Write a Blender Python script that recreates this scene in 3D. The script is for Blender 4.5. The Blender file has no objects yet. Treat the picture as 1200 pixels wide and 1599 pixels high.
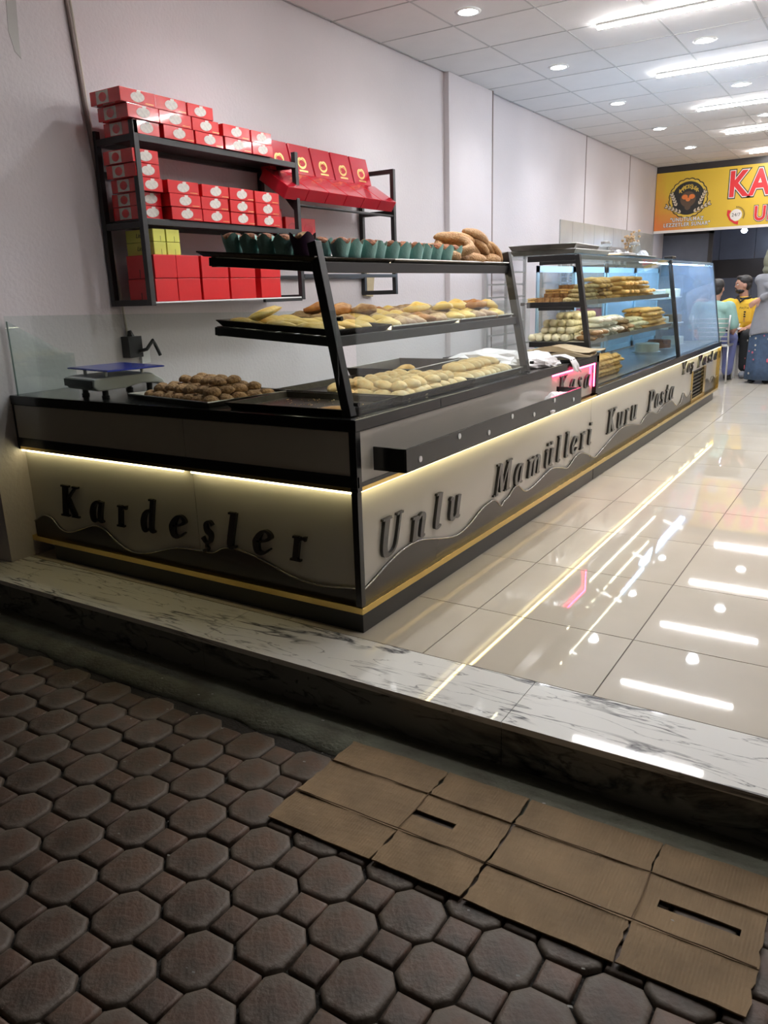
import bpy, bmesh, math, random
from mathutils import Vector, Matrix, Euler
random.seed(7)
R = math.radians
PI = math.pi
sc = bpy.context.scene
COL = sc.collection

# ------------------------------------------------------------------ camera
cam_d = bpy.data.cameras.new('camera')
cam = bpy.data.objects.new('camera', cam_d); COL.objects.link(cam); sc.camera = cam
cam_d.sensor_fit = 'VERTICAL'; cam_d.sensor_height = 24.0; cam_d.lens = 24.0*1216.88/1599.0
cam_d.clip_start = 0.02; cam_d.clip_end = 100
YAW, PITCH, ROLL = -0.572385, 0.276129, -0.0317846
fv = Vector((math.sin(YAW)*math.cos(PITCH), math.cos(YAW)*math.cos(PITCH), -math.sin(PITCH)))
rt = Vector((math.cos(YAW), -math.sin(YAW), 0)); up = rt.cross(fv)
r2 = rt*math.cos(ROLL)+up*math.sin(ROLL); u2 = -rt*math.sin(ROLL)+up*math.cos(ROLL)
M = Matrix((r2, u2, -fv)).transposed().to_4x4(); M.translation = Vector((1.490, -2.148, 1.200))
cam.matrix_world = M

# ------------------------------------------------------------------ world, exposure, lights
sc.view_settings.view_transform = 'Standard'; sc.view_settings.look = 'None'
sc.view_settings.gamma = 1.0; sc.view_settings.use_curve_mapping = False
sc.view_settings.exposure = 0.0
w = bpy.data.worlds.new('night_sky'); sc.world = w; w.use_nodes = True
w.node_tree.nodes['Background'].inputs[0].default_value = (0.80, 0.72, 0.62, 1)
w.node_tree.nodes['Background'].inputs[1].default_value = 0.012

def lamp(name, kind, loc, energy, color=(1, 1, 1), rot=(0, 0, 0), **kw):
    l = bpy.data.lights.new(name, kind); l.energy = energy; l.color = color
    for k, v in kw.items(): setattr(l, k, v)
    o = bpy.data.objects.new(name, l); COL.objects.link(o); o.location = loc; o.rotation_euler = rot
    return o
TUBE_POWER = 100.0      # emission strength of the ceiling tubes
DOWN_POWER = 62.0       # watts of each recessed spot
LED_POWER = 9.0        # emission strength of the strips under the counter lip
# fill light added behind the camera to lift the dark street
lamp('street_fill', 'AREA', (-1.5, -7.0, 5.0), 5.0, (1.0, 0.80, 0.58), (R(52), 0, R(-12)), shape='DISK', size=0.7)

# ------------------------------------------------------------------ materials
def mat(name, col, rough=0.5, metal=0.0, var=0.0, vscale=8.0, bump=0.0, bscale=60.0, spec=0.5,
        emit=None, estr=0.0, coat=0.0, rnd=0.0, alpha=None, trans=0.0, sss=0.0, col2=None):
    m = bpy.data.materials.new(name); m.use_nodes = True
    nt = m.node_tree; N = nt.nodes; Lk = nt.links; b = N['Principled BSDF']
    b.inputs['Base Color'].default_value = (*col, 1); b.inputs['Roughness'].default_value = rough
    b.inputs['Metallic'].default_value = metal; b.inputs['Specular IOR Level'].default_value = spec
    b.inputs['Coat Weight'].default_value = coat; b.inputs['Coat Roughness'].default_value = 0.05
    b.inputs['Transmission Weight'].default_value = trans
    if alpha is not None: b.inputs['Alpha'].default_value = alpha
    if sss: b.inputs['Subsurface Weight'].default_value = sss; b.inputs['Subsurface Scale'].default_value = 0.01
    if emit: b.inputs['Emission Color'].default_value = (*emit, 1); b.inputs['Emission Strength'].default_value = estr
    tc = N.new('ShaderNodeTexCoord')
    last = None
    if var or col2:
        nz = N.new('ShaderNodeTexNoise'); nz.inputs['Scale'].default_value = vscale; nz.inputs['Detail'].default_value = 5
        Lk.new(tc.outputs['Object'], nz.inputs['Vector'])
        mx = N.new('ShaderNodeMix'); mx.data_type = 'RGBA'
        rp = N.new('ShaderNodeMapRange'); rp.inputs[1].default_value = 0.32; rp.inputs[2].default_value = 0.68
        Lk.new(nz.outputs['Fac'], rp.inputs[0]); Lk.new(rp.outputs[0], mx.inputs[0])
        c2 = col2 if col2 else tuple(c*(1-var) for c in col)
        mx.inputs[6].default_value = (*col, 1); mx.inputs[7].default_value = (*c2, 1)
        last = mx.outputs[2]; Lk.new(last, b.inputs['Base Color'])
    if rnd:
        oi = N.new('ShaderNodeObjectInfo'); hs = N.new('ShaderNodeHueSaturation')
        mr = N.new('ShaderNodeMapRange'); mr.inputs[3].default_value = 1-rnd; mr.inputs[4].default_value = 1+rnd
        Lk.new(oi.outputs['Random'], mr.inputs[0]); Lk.new(mr.outputs[0], hs.inputs['Value'])
        if last: Lk.new(last, hs.inputs['Color'])
        else: hs.inputs['Color'].default_value = (*col, 1)
        last = hs.outputs[0]; Lk.new(last, b.inputs['Base Color'])
    if bump:
        n2 = N.new('ShaderNodeTexNoise'); n2.inputs['Scale'].default_value = bscale; n2.inputs['Detail'].default_value = 4
        Lk.new(tc.outputs['Object'], n2.inputs['Vector'])
        bp = N.new('ShaderNodeBump'); bp.inputs['Strength'].default_value = bump; bp.inputs['Distance'].default_value = 0.01
        Lk.new(n2.outputs['Fac'], bp.inputs['Height']); Lk.new(bp.outputs[0], b.inputs['Normal'])
    return m

def emis(name, col, s):
    m = bpy.data.materials.new(name); m.use_nodes = True; nt = m.node_tree; nt.nodes.clear()
    e = nt.nodes.new('ShaderNodeEmission'); o = nt.nodes.new('ShaderNodeOutputMaterial')
    e.inputs[0].default_value = (*col, 1); e.inputs[1].default_value = s; nt.links.new(e.outputs[0], o.inputs[0]); return m

def glass(name, tint=(0.93, 0.97, 0.96), refl=0.10, haze=0.0, hcol=(0.8, 0.85, 0.85)):
    """clear pane: transparent with a Fresnel-weighted glossy layer and an optional diffuse haze"""
    m = bpy.data.materials.new(name); m.use_nodes = True; nt = m.node_tree; nt.nodes.clear(); N = nt.nodes; Lk = nt.links
    o = N.new('ShaderNodeOutputMaterial'); t = N.new('ShaderNodeBsdfTransparent'); t.inputs[0].default_value = (*tint, 1)
    g = N.new('ShaderNodeBsdfGlossy'); g.inputs['Roughness'].default_value = 0.02
    lw = N.new('ShaderNodeFresnel'); ge = N.new('ShaderNodeNewGeometry'); io = N.new('ShaderNodeMapRange'); io.inputs[3].default_value = 1.5; io.inputs[4].default_value = 1/1.5
    Lk.new(ge.outputs['Backfacing'], io.inputs[0]); Lk.new(io.outputs[0], lw.inputs['IOR'])
    mm = N.new('ShaderNodeMath'); mm.operation = 'MULTIPLY_ADD'; mm.inputs[1].default_value = 0.8; mm.inputs[2].default_value = refl*0.1
    Lk.new(lw.outputs[0], mm.inputs[0])
    mx = N.new('ShaderNodeMixShader'); Lk.new(mm.outputs[0], mx.inputs[0]); Lk.new(t.outputs[0], mx.inputs[1]); Lk.new(g.outputs[0], mx.inputs[2])
    if haze:
        d = N.new('ShaderNodeBsdfDiffuse'); d.inputs[0].default_value = (*hcol, 1)
        m2 = N.new('ShaderNodeMixShader'); m2.inputs[0].default_value = haze
        Lk.new(mx.outputs[0], m2.inputs[1]); Lk.new(d.outputs[0], m2.inputs[2]); Lk.new(m2.outputs[0], o.inputs[0])
    else: Lk.new(mx.outputs[0], o.inputs[0])
    return m

def marble(name, base, vein, rough, sx=0.9, sy=6.0, wid=0.02):
    m = mat(name, base, rough)
    nt = m.node_tree; N = nt.nodes; Lk = nt.links; b = N['Principled BSDF']
    tc = N.new('ShaderNodeTexCoord'); mp = N.new('ShaderNodeMapping'); mp.inputs['Scale'].default_value = (sx, sy, sy)
    mp.inputs['Rotation'].default_value = (0, 0, R(-14)); Lk.new(tc.outputs['Object'], mp.inputs[0])
    acc = None
    for sc_, wd, amt in ((1.1, wid, 1.0), (2.6, wid*0.8, 0.75)):
        n = N.new('ShaderNodeTexNoise'); n.inputs['Scale'].default_value = sc_; n.inputs['Detail'].default_value = 6; n.inputs['Distortion'].default_value = 0.9
        n.inputs['Roughness'].default_value = 0.52
        Lk.new(mp.outputs[0], n.inputs['Vector'])
        a = N.new('ShaderNodeMath'); a.operation = 'SUBTRACT'; a.inputs[1].default_value = 0.5; Lk.new(n.outputs['Fac'], a.inputs[0])
        c = N.new('ShaderNodeMath'); c.operation = 'ABSOLUTE'; Lk.new(a.outputs[0], c.inputs[0])
        r_ = N.new('ShaderNodeMapRange'); r_.inputs[1].default_value = 0; r_.inputs[2].default_value = wd; r_.inputs[3].default_value = amt; r_.inputs[4].default_value = 0
        Lk.new(c.outputs[0], r_.inputs[0])
        # patchy presence
        n3 = N.new('ShaderNodeTexNoise'); n3.inputs['Scale'].default_value = 1.3*sc_; Lk.new(mp.outputs[0], n3.inputs['Vector'])
        r3 = N.new('ShaderNodeMapRange'); r3.inputs[1].default_value = 0.42; r3.inputs[2].default_value = 0.52; Lk.new(n3.outputs['Fac'], r3.inputs[0])
        mu = N.new('ShaderNodeMath'); mu.operation = 'MULTIPLY'; Lk.new(r_.outputs[0], mu.inputs[0]); Lk.new(r3.outputs[0], mu.inputs[1])
        if acc is None: acc = mu.outputs[0]
        else:
            mxm = N.new('ShaderNodeMath'); mxm.operation = 'MAXIMUM'; Lk.new(acc, mxm.inputs[0]); Lk.new(mu.outputs[0], mxm.inputs[1]); acc = mxm.outputs[0]
    mix = N.new('ShaderNodeMix'); mix.data_type = 'RGBA'; mix.inputs[6].default_value = (*base, 1); mix.inputs[7].default_value = (*vein, 1)
    Lk.new(acc, mix.inputs[0]); Lk.new(mix.outputs[2], b.inputs['Base Color'])
    return m

K = {}
K['wall'] = mat('wallpaper', (0.60, 0.555, 0.565), 0.55, var=0.06, vscale=1.5, bump=0.25, bscale=55)
K['wall_tile'] = mat('grey_wall_tile', (0.42, 0.41, 0.385), 0.25, var=0.15, vscale=3)
K['ceil'] = mat('ceiling_tile', (0.68, 0.655, 0.645), 0.8, var=0.04, vscale=5, bump=0.15, bscale=150, rnd=0.03)
K['ceil_grid'] = mat('ceiling_grid', (0.40, 0.40, 0.40), 0.6)
K['floor'] = mat('cream_floor_tile', (0.575, 0.52, 0.435), 0.03, var=0.10, vscale=2.3, spec=0.6, rnd=0.03)
K['rail'] = mat('ceiling_rail', (0.47, 0.46, 0.455), 0.7)
K['grout'] = mat('grout', (0.16, 0.14, 0.12), 0.8)
K['marble'] = marble('white_marble', (0.80, 0.79, 0.76), (0.09, 0.09, 0.10), 0.035, wid=0.020)
K['riser'] = marble('shaded_marble', (0.21, 0.21, 0.20), (0.008, 0.008, 0.009), 0.25, sx=1.5, sy=4, wid=0.05)  # the riser's shade is put into a darker marble colour
K['concrete'] = mat('gutter_concrete', (0.15, 0.155, 0.115), 0.85, var=0.35, vscale=9, bump=0.5, bscale=70, col2=(0.10, 0.095, 0.07))
K['sand'] = mat('joint_dirt', (0.030, 0.026, 0.022), 0.95, var=0.4, vscale=20, bump=0.6, bscale=120)
K['paver'] = mat('paver_concrete', (0.105, 0.054, 0.034), 0.6, col2=(0.062, 0.047, 0.035), vscale=13, bump=0.25, bscale=70, rnd=0.22)
K['card'] = mat('corrugated_cardboard', (0.25, 0.165, 0.085), 0.8, var=0.28, vscale=7, bump=0.2, bscale=30)
K['card_dark'] = mat('cardboard_crease', (0.13, 0.08, 0.04), 0.9)
K['black'] = mat('black_glossy_panel', (0.012, 0.012, 0.012), 0.18)
K['blackm'] = mat('black_powder_coat', (0.014, 0.014, 0.015), 0.42)
K['panel'] = mat('cream_gloss_panel', (0.52, 0.49, 0.43), 0.16, var=0.03, vscale=3)
K['panel_dark'] = mat('charcoal_gloss_panel', (0.045, 0.038, 0.034), 0.2)
K['edge'] = mat('silver_edge', (0.45, 0.44, 0.42), 0.25, 0.8)
K['gold'] = mat('gold_metal', (0.80, 0.58, 0.20), 0.24, 1.0, bump=0.1, bscale=12)
K['plinth'] = mat('plinth_black', (0.02, 0.02, 0.02), 0.3)
K['letter'] = mat('letter_black', (0.018, 0.016, 0.015), 0.16, coat=0.5)
K['steel'] = mat('steel', (0.50, 0.50, 0.50), 0.3, 1.0)
K['alu'] = mat('dull_aluminium', (0.55, 0.55, 0.54), 0.38, 0.9)
K['tray'] = mat('baking_tray', (0.23, 0.21, 0.19), 0.35, 0.8, var=0.3, vscale=12)
K['tray_dark'] = mat('blackened_tray', (0.035, 0.028, 0.022), 0.32, 0.5, var=0.4, vscale=18, bump=0.2, bscale=40)
K['glass'] = glass('clear_glass')
K['glass_dusty'] = glass('dusty_glass', (0.93, 0.96, 0.95), 0.10, 0.035)
K['glass_haze'] = glass('reflection_haze_glass', (0.93, 0.96, 0.98), 0.10, 0.16, (0.50, 0.68, 0.90))  # pale blue haze colour stands in for reflections on the chilled glass
K['glass_edge'] = mat('glass_edge', (0.10, 0.16, 0.14), 0.1)
K['led'] = emis('warm_led', (1.0, 0.90, 0.50), LED_POWER)
K['led_side'] = emis('side_led', (1.0, 0.88, 0.45), 15.0)
K['led_pink'] = emis('pink_led', (1.0, 0.05, 0.17), 30.0)
K['tube'] = emis('tube_light', (1.0, 0.985, 0.97), TUBE_POWER)
K['spot'] = emis('spot_lens', (0.93, 0.96, 1.0), 45.0)
K['blue_led'] = emis('case_led', (0.45, 0.66, 1.0), 60.0)
K['redbox'] = mat('red_gloss_card', (0.62, 0.014, 0.018), 0.18, coat=0.6, bump=0.12, bscale=9, rnd=0.05)
K['redbox_d'] = mat('crimson_gloss_card', (0.46, 0.008, 0.022), 0.2, coat=0.5, bump=0.15, bscale=10, rnd=0.06)
K['redplain'] = mat('red_card', (0.60, 0.010, 0.014), 0.32, bump=0.15, bscale=10, rnd=0.05)
K['yellowbox'] = mat('lime_yellow_card', (0.62, 0.62, 0.10), 0.4, rnd=0.05)
K['logo_white'] = mat('logo_white', (0.72, 0.66, 0.60), 0.35, var=0.25, vscale=70)
K['logo_gold'] = mat('logo_gold', (0.85, 0.58, 0.20), 0.28, 0.7)
K['ink'] = mat('black_ink', (0.02, 0.02, 0.015), 0.6)
K['teal_paper'] = mat('teal_paper', (0.33, 0.62, 0.57), 0.6, rnd=0.12, bump=0.3, bscale=60)
K['purple_paper'] = mat('purple_paper', (0.05, 0.015, 0.05), 0.5)
K['muffin'] = mat('muffin_crumb', (0.45, 0.17, 0.07), 0.75, col2=(0.16, 0.05, 0.025), vscale=45, bump=0.8, bscale=90, rnd=0.2)
K['muffin_nut'] = mat('nutty_crumb', (0.50, 0.27, 0.09), 0.75, col2=(0.22, 0.09, 0.03), vscale=55, bump=0.9, bscale=90)
K['simit'] = mat('sesame_bread', (0.45, 0.22, 0.08), 0.6, col2=(0.58, 0.36, 0.17), vscale=75, bump=0.6, bscale=130, rnd=0.12)
K['cookie'] = mat('brown_cookie', (0.46, 0.27, 0.12), 0.75, col2=(0.22, 0.11, 0.045), vscale=60, bump=0.9, bscale=85, rnd=0.15)
K['roll'] = mat('pale_roll', (0.80, 0.56, 0.26), 0.5, col2=(0.88, 0.76, 0.50), vscale=34, bump=0.45, bscale=60, rnd=0.12)
K['pastry'] = mat('golden_pastry', (0.86, 0.60, 0.15), 0.42, col2=(0.84, 0.66, 0.30), vscale=28, bump=0.4, bscale=50, rnd=0.12)
K['pastry_br'] = mat('browned_pastry', (0.42, 0.16, 0.045), 0.4, col2=(0.62, 0.33, 0.10), vscale=25, bump=0.4, bscale=60, rnd=0.15)
K['pastry_sw'] = mat('swirl_pastry', (0.62, 0.45, 0.26), 0.5, col2=(0.35, 0.20, 0.12), vscale=35, bump=0.5, bscale=60, rnd=0.12)
K['choc'] = mat('brown_layered_biscuit', (0.20, 0.085, 0.03), 0.6, col2=(0.44, 0.25, 0.09), vscale=40, bump=0.4, bscale=80, rnd=0.2)
K['pistachio'] = mat('nut_rolled_biscuit', (0.72, 0.60, 0.30), 0.65, col2=(0.42, 0.29, 0.12), vscale=60, bump=0.8, bscale=90, rnd=0.2)
K['golden'] = mat('golden_biscuit', (0.82, 0.58, 0.24), 0.55, col2=(0.70, 0.40, 0.11), vscale=30, bump=0.4, bscale=70, rnd=0.15)
K['cream'] = mat('cream_biscuit', (0.88, 0.82, 0.56), 0.55, var=0.15, vscale=30, bump=0.3, bscale=70, rnd=0.08)
K['white_b'] = mat('sugar_biscuit', (0.85, 0.80, 0.66), 0.6, var=0.15, vscale=30, bump=0.4, bscale=80, rnd=0.06)
K['brown_b'] = mat('brown_roll_biscuit', (0.38, 0.22, 0.09), 0.55, var=0.3, vscale=30, bump=0.3, bscale=70, rnd=0.1)
K['bag'] = mat('white_plastic_bag', (0.80, 0.77, 0.78), 0.35, bump=0.5, bscale=25, trans=0.0)
K['cloth_grey'] = mat('greyish_wrap', (0.42, 0.42, 0.44), 0.6, bump=0.4, bscale=40)
K['paperbag'] = mat('brown_paper', (0.42, 0.34, 0.21), 0.8, var=0.15, vscale=12, bump=0.3, bscale=30)
K['scale_body'] = mat('scale_grey', (0.50, 0.51, 0.50), 0.35)
K['scale_pan'] = mat('scale_blue_film', (0.02, 0.035, 0.26), 0.2)
K['darkplastic'] = mat('dark_plastic', (0.015, 0.015, 0.017), 0.35)
K['cable'] = mat('cream_cable', (0.55, 0.50, 0.42), 0.5)
K['trimb'] = mat('brown_trim', (0.24, 0.19, 0.17), 0.5)
K['bluewhite'] = mat('blue_white_frame', (0.42, 0.62, 0.80), 0.3)  # blue case light put into the door frame colour
K['room_blue'] = mat('blue_grey_tile', (0.13, 0.145, 0.19), 0.3, var=0.15, vscale=4)
K['room_band'] = mat('dark_band_tile', (0.035, 0.03, 0.03), 0.3)
K['blue_glow'] = mat('blue_glow_pane', (0.40, 0.52, 0.66), 0.25)  # blue glow of the chilled section put into the pane colour
K['white_pl'] = mat('white_plastic', (0.75, 0.75, 0.75), 0.35)
K['banner_sheet'] = None
K['red_ink'] = mat('banner_red', (0.62, 0.02, 0.025), 0.4)
K['cream_ink'] = mat('banner_cream', (0.66, 0.55, 0.42), 0.4)
K['white_ink'] = mat('banner_white', (0.75, 0.70, 0.66), 0.4)
K['black_ink'] = mat('banner_black', (0.02, 0.02, 0.018), 0.4)
K['skin'] = mat('skin', (0.45, 0.24, 0.17), 0.5, sss=0.05)
K['hair'] = mat('black_hair', (0.012, 0.010, 0.010), 0.5, bump=0.5, bscale=150)
K['yellow_cloth'] = mat('yellow_polo', (0.75, 0.45, 0.035), 0.8, bump=0.35, bscale=22)
K['black_cloth'] = mat('black_cloth', (0.012, 0.012, 0.013), 0.8, bump=0.2, bscale=30)
K['teal_cloth'] = mat('pale_teal_shirt', (0.24, 0.40, 0.36), 0.8, bump=0.35, bscale=22)
K['jeans'] = mat('blue_trousers', (0.14, 0.16, 0.34), 0.85, bump=0.3, bscale=25)
K['grey_cloth'] = mat('grey_tunic', (0.22, 0.22, 0.24), 0.85, bump=0.5, bscale=16)
K['denim'] = mat('denim_skirt', (0.05, 0.085, 0.15), 0.85, var=0.3, vscale=25, bump=0.4, bscale=14)
K['hijab'] = mat('olive_headscarf', (0.17, 0.17, 0.12), 0.85, bump=0.4, bscale=30)
K['pink_thread'] = mat('pink_embroidery', (0.50, 0.10, 0.14), 0.8)
K['pale_thread'] = mat('pale_embroidery', (0.45, 0.42, 0.36), 0.8)
K['greyshoe'] = mat('grey_shoe', (0.22, 0.23, 0.26), 0.7)

def worn(m):
    # red-brown face, greyer worn rim (follows each paver's own outline)
    nt = m.node_tree; N = nt.nodes; Lk = nt.links; b = N['Principled BSDF']
    src = b.inputs['Base Color'].links[0].from_socket
    tc = N.new('ShaderNodeTexCoord'); ln = N.new('ShaderNodeVectorMath'); ln.operation = 'LENGTH'; Lk.new(tc.outputs['Object'], ln.inputs[0])
    nz = N.new('ShaderNodeTexNoise'); nz.inputs['Scale'].default_value = 25; Lk.new(tc.outputs['Object'], nz.inputs['Vector'])
    ad = N.new('ShaderNodeMath'); ad.operation = 'MULTIPLY_ADD'; ad.inputs[1].default_value = .06; Lk.new(nz.outputs['Fac'], ad.inputs[0]); Lk.new(ln.outputs['Value'], ad.inputs[2])
    mr = N.new('ShaderNodeMapRange'); mr.inputs[1].default_value = .070; mr.inputs[2].default_value = .105; Lk.new(ad.outputs[0], mr.inputs[0])
    mx = N.new('ShaderNodeMix'); mx.data_type = 'RGBA'; mx.inputs[7].default_value = (0.115, 0.092, 0.072, 1); Lk.new(mr.outputs[0], mx.inputs[0]); Lk.new(src, mx.inputs[6]); Lk.new(mx.outputs[2], b.inputs['Base Color'])
worn(K['paver'])
def corrugate(m):
    nt = m.node_tree; N = nt.nodes; Lk = nt.links; b = N['Principled BSDF']
    tc = N.new('ShaderNodeTexCoord'); wv = N.new('ShaderNodeTexWave'); wv.bands_direction = 'X'; wv.inputs['Scale'].default_value = 38; wv.inputs['Distortion'].default_value = 1.2; wv.inputs['Detail Scale'].default_value = 2
    Lk.new(tc.outputs['Object'], wv.inputs['Vector']); bp = N.new('ShaderNodeBump'); bp.inputs['Strength'].default_value = 0.35; bp.inputs['Distance'].default_value = 0.002
    Lk.new(wv.outputs['Fac'], bp.inputs['Height'])
    old = b.inputs['Normal'].links[0].from_socket; Lk.new(old, bp.inputs['Normal']); Lk.new(bp.outputs[0], b.inputs['Normal'])
corrugate(K['card'])
def orange_banner():
    m = mat('banner_print', (0.80, 0.45, 0.02), 0.35)
    nt = m.node_tree; N = nt.nodes; Lk = nt.links; b = N['Principled BSDF']
    tc = N.new('ShaderNodeTexCoord'); n = N.new('ShaderNodeTexNoise'); n.inputs['Scale'].default_value = 1.6; n.inputs['Detail'].default_value = 4
    Lk.new(tc.outputs['Object'], n.inputs['Vector'])
    sp = N.new('ShaderNodeSeparateXYZ'); Lk.new(tc.outputs['Object'], sp.inputs[0])
    # printed colour: orange towards the lower left corner, yellow elsewhere
    a = N.new('ShaderNodeMath'); a.operation = 'MULTIPLY_ADD'; a.inputs[1].default_value = 0.45; Lk.new(sp.outputs[0], a.inputs[0])
    z = N.new('ShaderNodeMath'); z.operation = 'MULTIPLY'; z.inputs[1].default_value = 0.55; Lk.new(sp.outputs[2], z.inputs[0]); Lk.new(z.outputs[0], a.inputs[2])
    s = N.new('ShaderNodeMath'); s.operation = 'ADD'; Lk.new(a.outputs[0], s.inputs[0]); Lk.new(n.outputs['Fac'], s.inputs[1])
    r = N.new('ShaderNodeValToRGB'); Lk.new(s.outputs[0], r.inputs[0])
    r.color_ramp.elements[0].position = 0.55; r.color_ramp.elements[0].color = (0.70, 0.20, 0.05, 1)
    r.color_ramp.elements[1].position = 1.0; r.color_ramp.elements[1].color = (0.66, 0.44, 0.035, 1)
    Lk.new(r.outputs[0], b.inputs['Base Color']); return m
K['banner_sheet'] = orange_banner()

# ------------------------------------------------------------------ mesh building
class MB:
    def __init__(s): s.v = []; s.f = []; s.m = []; s.mi = 0
    def add(s, vs, fs, mt=None):
        o = len(s.v); s.v += [tuple(p) for p in vs]; s.f += [tuple(i+o for i in f) for f in fs]
        if mt: s.v[o:] = [tuple(mt @ Vector(p)) for p in s.v[o:]]
        s.m += [s.mi]*len(fs); return s
    def box(s, a, b, mt=None):
        x0, y0, z0 = a; x1, y1, z1 = b
        vs = [(x0, y0, z0), (x1, y0, z0), (x1, y1, z0), (x0, y1, z0), (x0, y0, z1), (x1, y0, z1), (x1, y1, z1), (x0, y1, z1)]
        return s.add(vs, [(0, 3, 2, 1), (4, 5, 6, 7), (0, 1, 5, 4), (1, 2, 6, 5), (2, 3, 7, 6), (3, 0, 4, 7)], mt)
    def prism(s, pts, d, axis='y', off=0.0, mt=None):
        """pts: 2-D outline, extruded by d along axis from off"""
        n = len(pts)
        def P(p, t):
            return {'y': (p[0], t, p[1]), 'x': (t, p[0], p[1]), 'z': (p[0], p[1], t)}[axis]
        vs = [P(p, off) for p in pts]+[P(p, off+d) for p in pts]
        fs = [tuple(range(n)), tuple(range(2*n-1, n-1, -1))]+[(i, (i+1) % n, n+(i+1) % n, n+i) for i in range(n)]
        return s.add(vs, fs, mt)
    def lathe(s, prof, n=16, mt=None, cap=True):
        vs = []; fs = []
        for r_, z in prof:
            for i in range(n): a = 2*PI*i/n; vs.append((r_*math.cos(a), r_*math.sin(a), z))
        for k in range(len(prof)-1):
            for i in range(n): j = (i+1) % n; fs.append((k*n+i, k*n+j, (k+1)*n+j, (k+1)*n+i))
        if cap: fs.append(tuple(range(n-1, -1, -1))); fs.append(tuple((len(prof)-1)*n+i for i in range(n)))
        return s.add(vs, fs, mt)
    def tube(s, pts, rad, n=8, closed=False):
        pts = [Vector(p) for p in pts]; m = len(pts)
        rads = rad if isinstance(rad, (list, tuple)) else [rad]*m
        vs = []; fs = []; prev = None
        for k, p in enumerate(pts):
            a = pts[k-1] if (k > 0 or closed) else p; b = pts[(k+1) % m] if (k < m-1 or closed) else p
            t = (b-a).normalized()
            if prev is None:
                ref = Vector((0, 0, 1)) if abs(t.z) < 0.9 else Vector((1, 0, 0)); u = t.cross(ref).normalized()
            else: u = (prev-t*prev.dot(t)).normalized()
            prev = u; v_ = t.cross(u)
            for i in range(n):
                an = 2*PI*i/n; vs.append(p+(u*math.cos(an)+v_*math.sin(an))*rads[k])
        for k in range(m if closed else m-1):
            k2 = (k+1) % m
            for i in range(n): j = (i+1) % n; fs.append((k*n+i, k*n+j, k2*n+j, k2*n+i))
        if not closed: fs.append(tuple(range(n-1, -1, -1))); fs.append(tuple((m-1)*n+i for i in range(n)))
        return s.add(vs, fs)
    def ell(s, c, r, n=12, k=8, mt=None, zfun=None):
        vs = []; fs = []
        for a in range(1, k):
            ph = PI*a/k
            for i in range(n):
                t = 2*PI*i/n; vs.append((c[0]+r[0]*math.sin(ph)*math.cos(t), c[1]+r[1]*math.sin(ph)*math.sin(t), c[2]+r[2]*math.cos(ph)))
        vs += [(c[0], c[1], c[2]+r[2]), (c[0], c[1], c[2]-r[2])]; T = len(vs)-2
        for a in range(k-2):
            for i in range(n): j = (i+1) % n; fs.append((a*n+i, (a+1)*n+i, (a+1)*n+j, a*n+j))
        for i in range(n): j = (i+1) % n; fs.append((T, i, j)); fs.append((T+1, (k-2)*n+j, (k-2)*n+i))
        return s.add(vs, fs, mt)
    def mesh(s, name, mats, smooth=False):
        me = bpy.data.meshes.new(name); me.from_pydata(s.v, [], s.f)
        for m in (mats if isinstance(mats, (list, tuple)) else [mats]): me.materials.append(m)
        if len(me.materials) > 1: me.polygons.foreach_set('material_index', s.m)
        if smooth: me.polygons.foreach_set('use_smooth', [True]*len(me.polygons))
        bm = bmesh.new(); bm.from_mesh(me); bmesh.ops.recalc_face_normals(bm, faces=bm.faces); bm.to_mesh(me); bm.free()
        me.update(); return me
    def build(s, name, mats, parent=None, smooth=False, bevel=0.0, loc=None, rot=None):
        return link(name, s.mesh(name, mats, smooth), parent, bevel, loc, rot)

def link(name, me, parent=None, bevel=0.0, loc=None, rot=None):
    o = bpy.data.objects.new(name, me); COL.objects.link(o)
    if parent: o.parent = parent
    if loc: o.location = loc
    if rot: o.rotation_euler = rot
    if bevel:
        b = o.modifiers.new('bevel', 'BEVEL'); b.width = bevel; b.segments = 2; b.limit_method = 'ANGLE'; b.harden_normals = False
    return o
def tag(o, label, cat, group=None):
    o['label'] = label; o['category'] = cat
    if group: o['group'] = group
    return o
def thing(name, label, cat, loc=(0, 0, 0), rot=(0, 0, 0), group=None):
    o = bpy.data.objects.new(name, None); COL.objects.link(o); o.location = loc; o.rotation_euler = rot
    o.empty_display_size = 0.1
    return tag(o, label, cat, group)
def struct(o): o['kind'] = 'structure'; return o
def setroot(name):
    o = bpy.data.objects.new(name, None); COL.objects.link(o); o['kind'] = 'structure'; return o
def copy_tree(o, parent=None):
    c = o.copy(); COL.objects.link(c)
    if parent: c.parent = parent
    for ch in [x for x in KIDS.get(o, list(o.children))]: copy_tree(ch, c)
    return c
KIDS = {}
def bx(name, a, b, m, parent=None, bevel=0.0):
    return MB().box(a, b).build(name, m, parent, bevel=bevel)
def TM(loc=(0, 0, 0), rot=(0, 0, 0), scl=(1, 1, 1)):
    return Matrix.LocRotScale(Vector(loc), Euler(rot), Vector(scl))

# ------------------------------------------------------------------ room
WX = -1.95; CZ = 2.955; BY = 11.5; RXW = 3.3
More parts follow.
